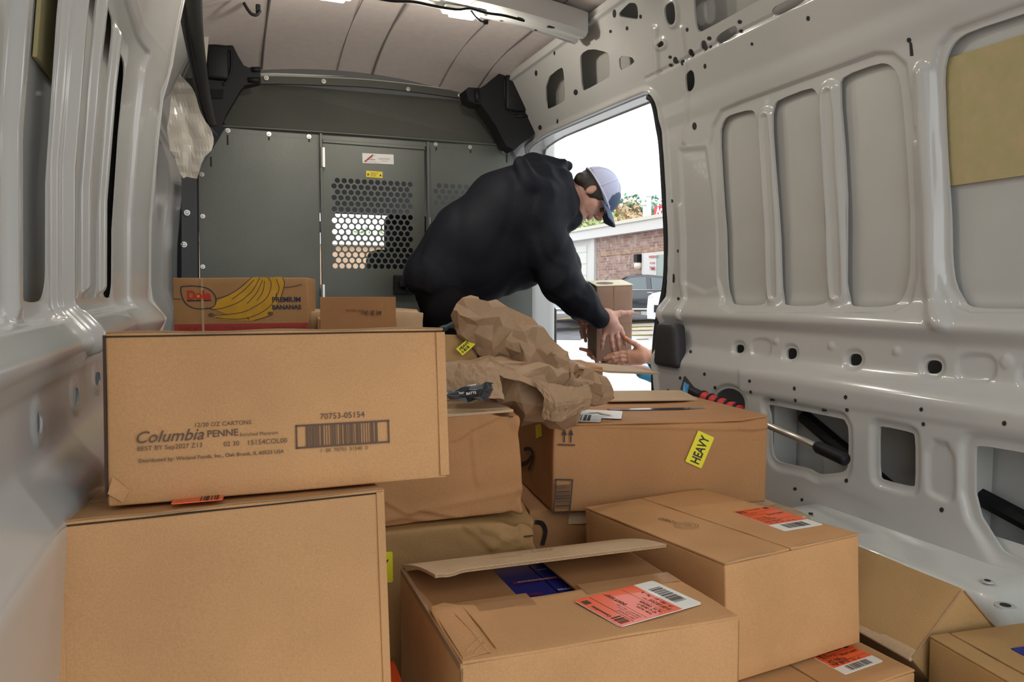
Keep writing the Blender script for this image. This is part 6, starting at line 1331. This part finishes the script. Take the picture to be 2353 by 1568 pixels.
mb = MB(); lz = bp(1535, 572)[2]; mb.box((XB-.02, y0b, lz-.05), (XB+.02, yp-.3, lz+.05)); mb.build('tan_course', mat('tan_brick', (.40, .27, .18), rough=.9, var=.3, vscale=5), bd, world=True)
# entrance door with a taped notice
d0 = bp(1480, 582); d1 = bp(1540, 582); mb = MB(); mb.box((XB-.10, d1[1]-1.2, -.3), (XB+.0, d0[1], d0[2])); mb.build('door_frame', BW, bd, world=True)
mb = MB(); mb.box((XB-.14, bp(1516,600)[1], -.3), (XB-.09, bp(1486,600)[1], d0[2]-.12)); dd_ = mb.build('door_panel', mat('garage_white', (.66, .66, .64)), bd, world=True)
mb = MB(); mb.box((XB-.13, d1[1]-1.1, -.3), (XB-.09, bp(1517,600)[1], d0[2]-.12)); mb.build('door_glass', mat('door_glass_green', (.22, .30, .25), rough=.1, coat=.5), bd, world=True)
a = bp(1513, 632, -.16); b_ = bp(1488, 632, -.16); fr = Frame(b_, a-b_, (0, 0, 1)); W = np.linalg.norm(a-b_); mb = MB()
for i, tx in enumerate(('NO', 'PARKING', 'AT ANY', 'TIME')): fr.text(mb, tx, W*(.36 if i == 0 else .12 if i == 1 else .2), W*(1.15-.30*i), width=W*(.2 if i == 0 else .72 if i == 1 else .5), h=.02, bold=.03)
mb.build('notice_print', REDP, bd, world=True)
p = bp(1466, 609, -.15); mb = MB(); mb.add(*tube([p+np.array([0, 0, -.18]), p+np.array([0, 0, -.1]), p+np.array([0, 0, .05]), p+np.array([0, 0, .12])], [.05, .15, .15, .04], 12)); mb.build('lamp_globe', mat('globe', (.8, .75, .62), rough=.3), bd, world=True, smooth=True)
mb = MB(); mb.box(p+np.array([-.12, -.12, .1]), p+np.array([.15, .12, .40])); mb.build('lamp_bracket', BLACK_P, bd, world=True)
# roof-top sign and vent pipes
a, b_, c = PX(1503, 475, XB+2.5), PX(1560, 463, XB+2.5), PX(1506, 494, XB+2.5)
sg = empty('roof_sign', tuple(c), 'red sign with white lettering on the building roof', 'sign')
mb = MB(); mb.prism([a, b_, np.array([b_[0], b_[1], c[2]-.3]), np.array([a[0], a[1], c[2]-.3])], (.15, 0, 0), 0, 0); mb.build('panel', mat('sign_red', (.62, .02, .05), rough=.4), sg, world=True)
fr = Frame(PX(1507, 493, XB+2.46), b_-a, (0, 0, 1)); mb = MB(); fr.text(mb, 'Arnolds', 0, 0, size=.42, h=.0, bold=.05); mb.build('lettering', WLABEL, sg, world=True)
for px, r_, t_ in ((1491, .10, 452), (1485, .14, 472)):
    p = PX(px, 497, XB+1.5); q = PX(px, t_, XB+1.5); o = empty('roof_vent', tuple(p), ['tall', 'short'][r_ > .12]+' pale vent pipe on the building roof', 'vent'); mb = MB(); mb.tube([p-np.array([0, 0, .4]), q], r_, 12); mb.tube([q, q+np.array([0, 0, .12])], r_*1.5, 12); mb.build('pipe', BW, o, world=True)
# ---- trees behind the building
def tree(px, py_top, dist, rad, c1, c2, label, n=1600, leaf=.34, seed=0, hs=1.0):
    top = PD(px, py_top, dist); c = top-np.array([0, 0, rad*hs]); rs = np.random.RandomState(seed); base = np.array([c[0], c[1], .2])
    t = empty('tree', tuple(base), label, 'tree'); mb = MB(); mb.tube([base, c+np.array([.2, 0, -.3*rad]), c+np.array([0, 0, rad*.4])], [.25, .16, .05], 8)
    for k_ in range(5): a = rs.rand()*6.3; mb.tube([c+np.array([0, 0, -rad*.4]), c+rad*.8*np.array([math.cos(a), math.sin(a), .2+.5*rs.rand()])], [.09, .03], 5)
    mb.build('trunk', mat('bark', (.08, .06, .045), rough=.9), t, world=True)
    cl = [(c+rad*.62*(rs.rand(3)*2-1)*np.array([1, 1, .75*hs]), rad*(.28+.22*rs.rand())) for _ in range(16)]; V = []; 
    n = int(n*3)
    for i in range(n):
        q, r_ = cl[rs.randint(16)]; dv = rs.normal(size=3); dv /= np.linalg.norm(dv); p = q+dv*r_*(.75+.3*rs.rand()); u = rs.normal(size=3); u /= np.linalg.norm(u); w_ = np.cross(u, dv); w_ /= np.linalg.norm(w_)+1e-9; s_ = leaf*(.5+.7*rs.rand())
        V += [p-u*s_*.5, p+w_*s_*.3, p+u*s_*.5, p-w_*s_*.3]
    me = quads_mesh('foliage', tolocal(t, np.array(V)), np.arange(4*n).reshape(n, 4), mat('leaf_'+label.split()[0], c1, rough=.7, col2=c2, vscale=1.2), False); link('foliage', me, t, kind='stuff')
tree(1418, 434, 44, 3.0, (.60, .36, .22), (.45, .40, .24), 'rusty orange autumn tree behind the building', 1500, .40, 1)
tree(1398, 470, 40, 2.6, (.46, .50, .24), (.34, .42, .20), 'yellow-green tree low behind the building', 1400, .36, 2)
tree(1478, 428, 46, 2.7, (.20, .38, .26), (.14, .28, .19), 'dark green open-crowned tree behind the building', 1100, .36, 3)
tree(1548, 440, 46, 2.2, (.40, .50, .22), (.30, .42, .18), 'lime green tree at the door edge behind the building', 900, .36, 4)
tree(1440, 478, 38, 1.5, (.60, .38, .20), (.50, .38, .2), 'small amber tree just above the white fascia', 600, .3, 6)
tree(1330, 470, 46, 3.0, (.34, .44, .24), (.26, .34, .18), 'olive green tree largely hidden by the cap of the bending person', 1200, .4, 5)
# ---- cars
def car(pos, head, L, label, paint, H=1.45, W=1.82, kind='sedan', zg=None):
    zg = gz(pos[0], pos[1]) if zg is None else zg; M = rotm(head, 0, 0); t = empty('car', (pos[0], pos[1], zg), label, 'car', M)
    hx = L/2
    if kind == 'sedan': top = [(-1, .62), (-.97, .82), (-.80, .98), (-.60, 1.05), (-.33, H-.06), (-.10, H), (.12, H-.03), (.44, .98), (.62, .90), (.90, .78), (.98, .66), (1, .50)]; g0, g1 = -.62, .42
    else: top = [(-1, .7), (-.98, 1.05), (-.90, H-.12), (-.80, H-.03), (-.30, H), (.10, H-.02), (.40, 1.12), (.60, 1.06), (.92, .95), (.985, .85), (1, .55)]; g0, g1 = -.93, .38
    tx = np.array([a for a, _ in top])*hx; tz = np.array([b for _, b in top]); X = np.unique(np.concatenate([tx, np.linspace(-hx, hx, 30)])); V = []; FA = []
    for x in X:
        z = np.interp(x, tx, tz); sh = min(z, .93 if kind == 'sedan' else 1.08); e = 1-.18*max(0, abs(x)/hx-.75)/.25; w_ = W/2*e; cabw = w_ if z <= sh+.02 else w_*(1-.26*(z-sh)/.5); lo_ = .24+.05*max(0, abs(x)/hx-.8)
        V += [(x, -w_*.95, lo_), (x, -w_, .5), (x, -w_*.985, sh-.03), (x, -cabw*.95, z-.03), (x, -cabw*.6, z), (x, cabw*.6, z), (x, cabw*.95, z-.03), (x, w_*.985, sh-.03), (x, w_, .5), (x, w_*.95, lo_)]
    k = 10
    for i in range(len(X)-1):
        for j in range(k-1): FA.append((i*k+j, i*k+j+1, (i+1)*k+j+1, (i+1)*k+j))
        FA.append((i*k+9, i*k, (i+1)*k, (i+1)*k+9))
    FA += [tuple(range(k))[::-1], tuple(range((len(X)-1)*k, len(X)*k))]
    o = link('body', mesh_from('car_body', V, FA, paint, True), t); auto_smooth(o, 40)
    GL = mat('car_glass', (.09, .12, .13), rough=.05, coat=1); CH = mat('chrome', (.7, .7, .7), rough=.2, metal=.9)
    for sy in (-1, 1):
        xs = np.linspace(g0*hx+.18, g1*hx-.22, 14); V = []; sh = (.95 if kind == 'sedan' else 1.10)
        for x in xs:
            z = np.interp(x, tx, tz)-.10; z = max(z, sh+.01); yb_ = W/2*.985+.008; yt_ = W/2*(1-.26*(z-sh)/.5)*.965+.012; V += [(x, sy*yb_, sh), (x, sy*yt_, z)]
        for (i0, i1) in ((0, 6), (7, 13)):
            link('side_window', mesh_from('win', V[2*i0:2*i1+2], [(2*i, 2*i+1, 2*i+3, 2*i+2) for i in range(i1-i0)], GL), t)
        mb = MB(); mb.tube([(x, sy*(W/2*.98+.012), sh-.015) for x in (xs[0], xs[-1])], .014, 5); mb.build('window_trim', CH, t)
        mb = MB(); mb.tube([(-hx*.6, sy*W/2*.99, .31), (hx*.6, sy*W/2*.99, .31)], .03, 6); mb.build('sill_trim', CH, t)
        for dxx in (-.12, .22): mb = MB(); mb.tube([(dxx*hx-.08, sy*(W/2+.012), .84), (dxx*hx+.10, sy*(W/2+.012), .84)], .014, 6); mb.build('door_handle', CH, t)
        for wx in (-.60, .60):
            mb = MB(); c = np.array([wx*hx, sy*(W/2-.10), .33]); mb.tube([c+np.array([0, -.11, 0]), c+np.array([0, -.09, 0]), c+np.array([0, .09, 0]), c+np.array([0, .11, 0])], [.29, .335, .335, .29], 24); wh = mb.build('wheel', RUBBER, t, smooth=False)
            mb = MB(); cc = c+np.array([0, sy*.112, 0]); mb.tube([cc+np.array([.215*math.cos(a), 0, .215*math.sin(a)]) for a in np.linspace(0, 2*PI, 21)], .018, 5, cap=False)
            for q in range(10): a = q*PI/5; mb.tube([cc, cc+np.array([.21*math.cos(a), 0, .21*math.sin(a)])], .016, 5)
            mb.build('rim', CH, wh)
    V = []
    for y_ in (-.62, .62): V += [(g1*hx+.02, y_, .99 if kind == 'sedan' else 1.14), (.13*hx+.03, y_*.88, H-.03)]
    link('windscreen', mesh_from('ws', np.array(V)+[.015, 0, .02], [(0, 1, 3, 2)], GL), t)
    for sy in (-1, 1):
        V, FA = rbox((.10, .34, .13), .03, 2); mb = MB(); mb.add(V+np.array([hx-.08, sy*.62, .66 if kind == 'sedan' else .80]), FA); mb.build('headlight', mat('headlamp', (.55, .58, .6), rough=.1, coat=1), t)
    V, FA = rbox((.06, .8, .20), .02, 2); mb = MB(); mb.add(V+np.array([hx-.02, 0, .52]), FA); mb.build('grille', BLACK_P, t); return t
def at_d(px, dd): p = PD(px, 672, dd); return (p[0], p[1])
ang = math.atan2(RT[1], RT[0])
p = at_d(1462, 24.6); car(p, ang+PI, 4.9, 'dark charcoal sedan parked behind the handed-out box', mat('paint_charcoal', (.035, .04, .05), rough=.25, coat=1), zg=.12)
p = at_d(1222, 22.6); car(p, ang, 4.7, 'silver car whose wheel shows under the sleeve of the bending person', mat('paint_silver', (.45, .47, .5), rough=.3, coat=1), zg=.17)
p = at_d(1270, 26.3); car(p, ang, 4.7, 'red car behind the charcoal sedan, only its roof and window showing', mat('paint_red', (.5, .03, .05), rough=.3, coat=1), H=1.56, kind='suv', zg=.12)
p = at_d(1700, 19.5); car(p, ang+PI+.30, 4.6, 'white sport utility car at the right door edge, front end showing', mat('paint_white', (.72, .73, .75), rough=.3, coat=1), H=1.75, kind='suv', W=1.95, zg=.03)

# ---- what shows through the windscreen: a low tan building and pale trees ahead of the van
fb = empty('building', (1.0, 26, -.4), 'low tan building ahead of the van, seen in dots through the bulkhead', 'building')
mb = MB(); mb.box((-9, 26, -.5), (7, 30, 2.6)); mb.build('front_wall', mat('tan_wall', (.52, .36, .24), rough=.8, var=.2, vscale=1), fb, world=True)
mb = MB(); mb.box((-9.2, 25.8, 2.6), (7.2, 30, 3.0)); mb.build('roof_edge', BW, fb, world=True)
mb = MB(); mb.box((-4.5, 25.9, -.3), (-1.5, 26.0, 1.4)); mb.build('window', mat('win_teal', (.25, .45, .45), rough=.2), fb, world=True)
tree(800, 500, 44, 2.6, (.50, .62, .38), (.4, .52, .3), 'pale green tree ahead of the van beyond the windscreen', 900, .4, 8)
tree(880, 500, 46, 2.8, (.46, .60, .34), (.36, .48, .26), 'second pale green tree beyond the windscreen, to the right', 900, .4, 9)
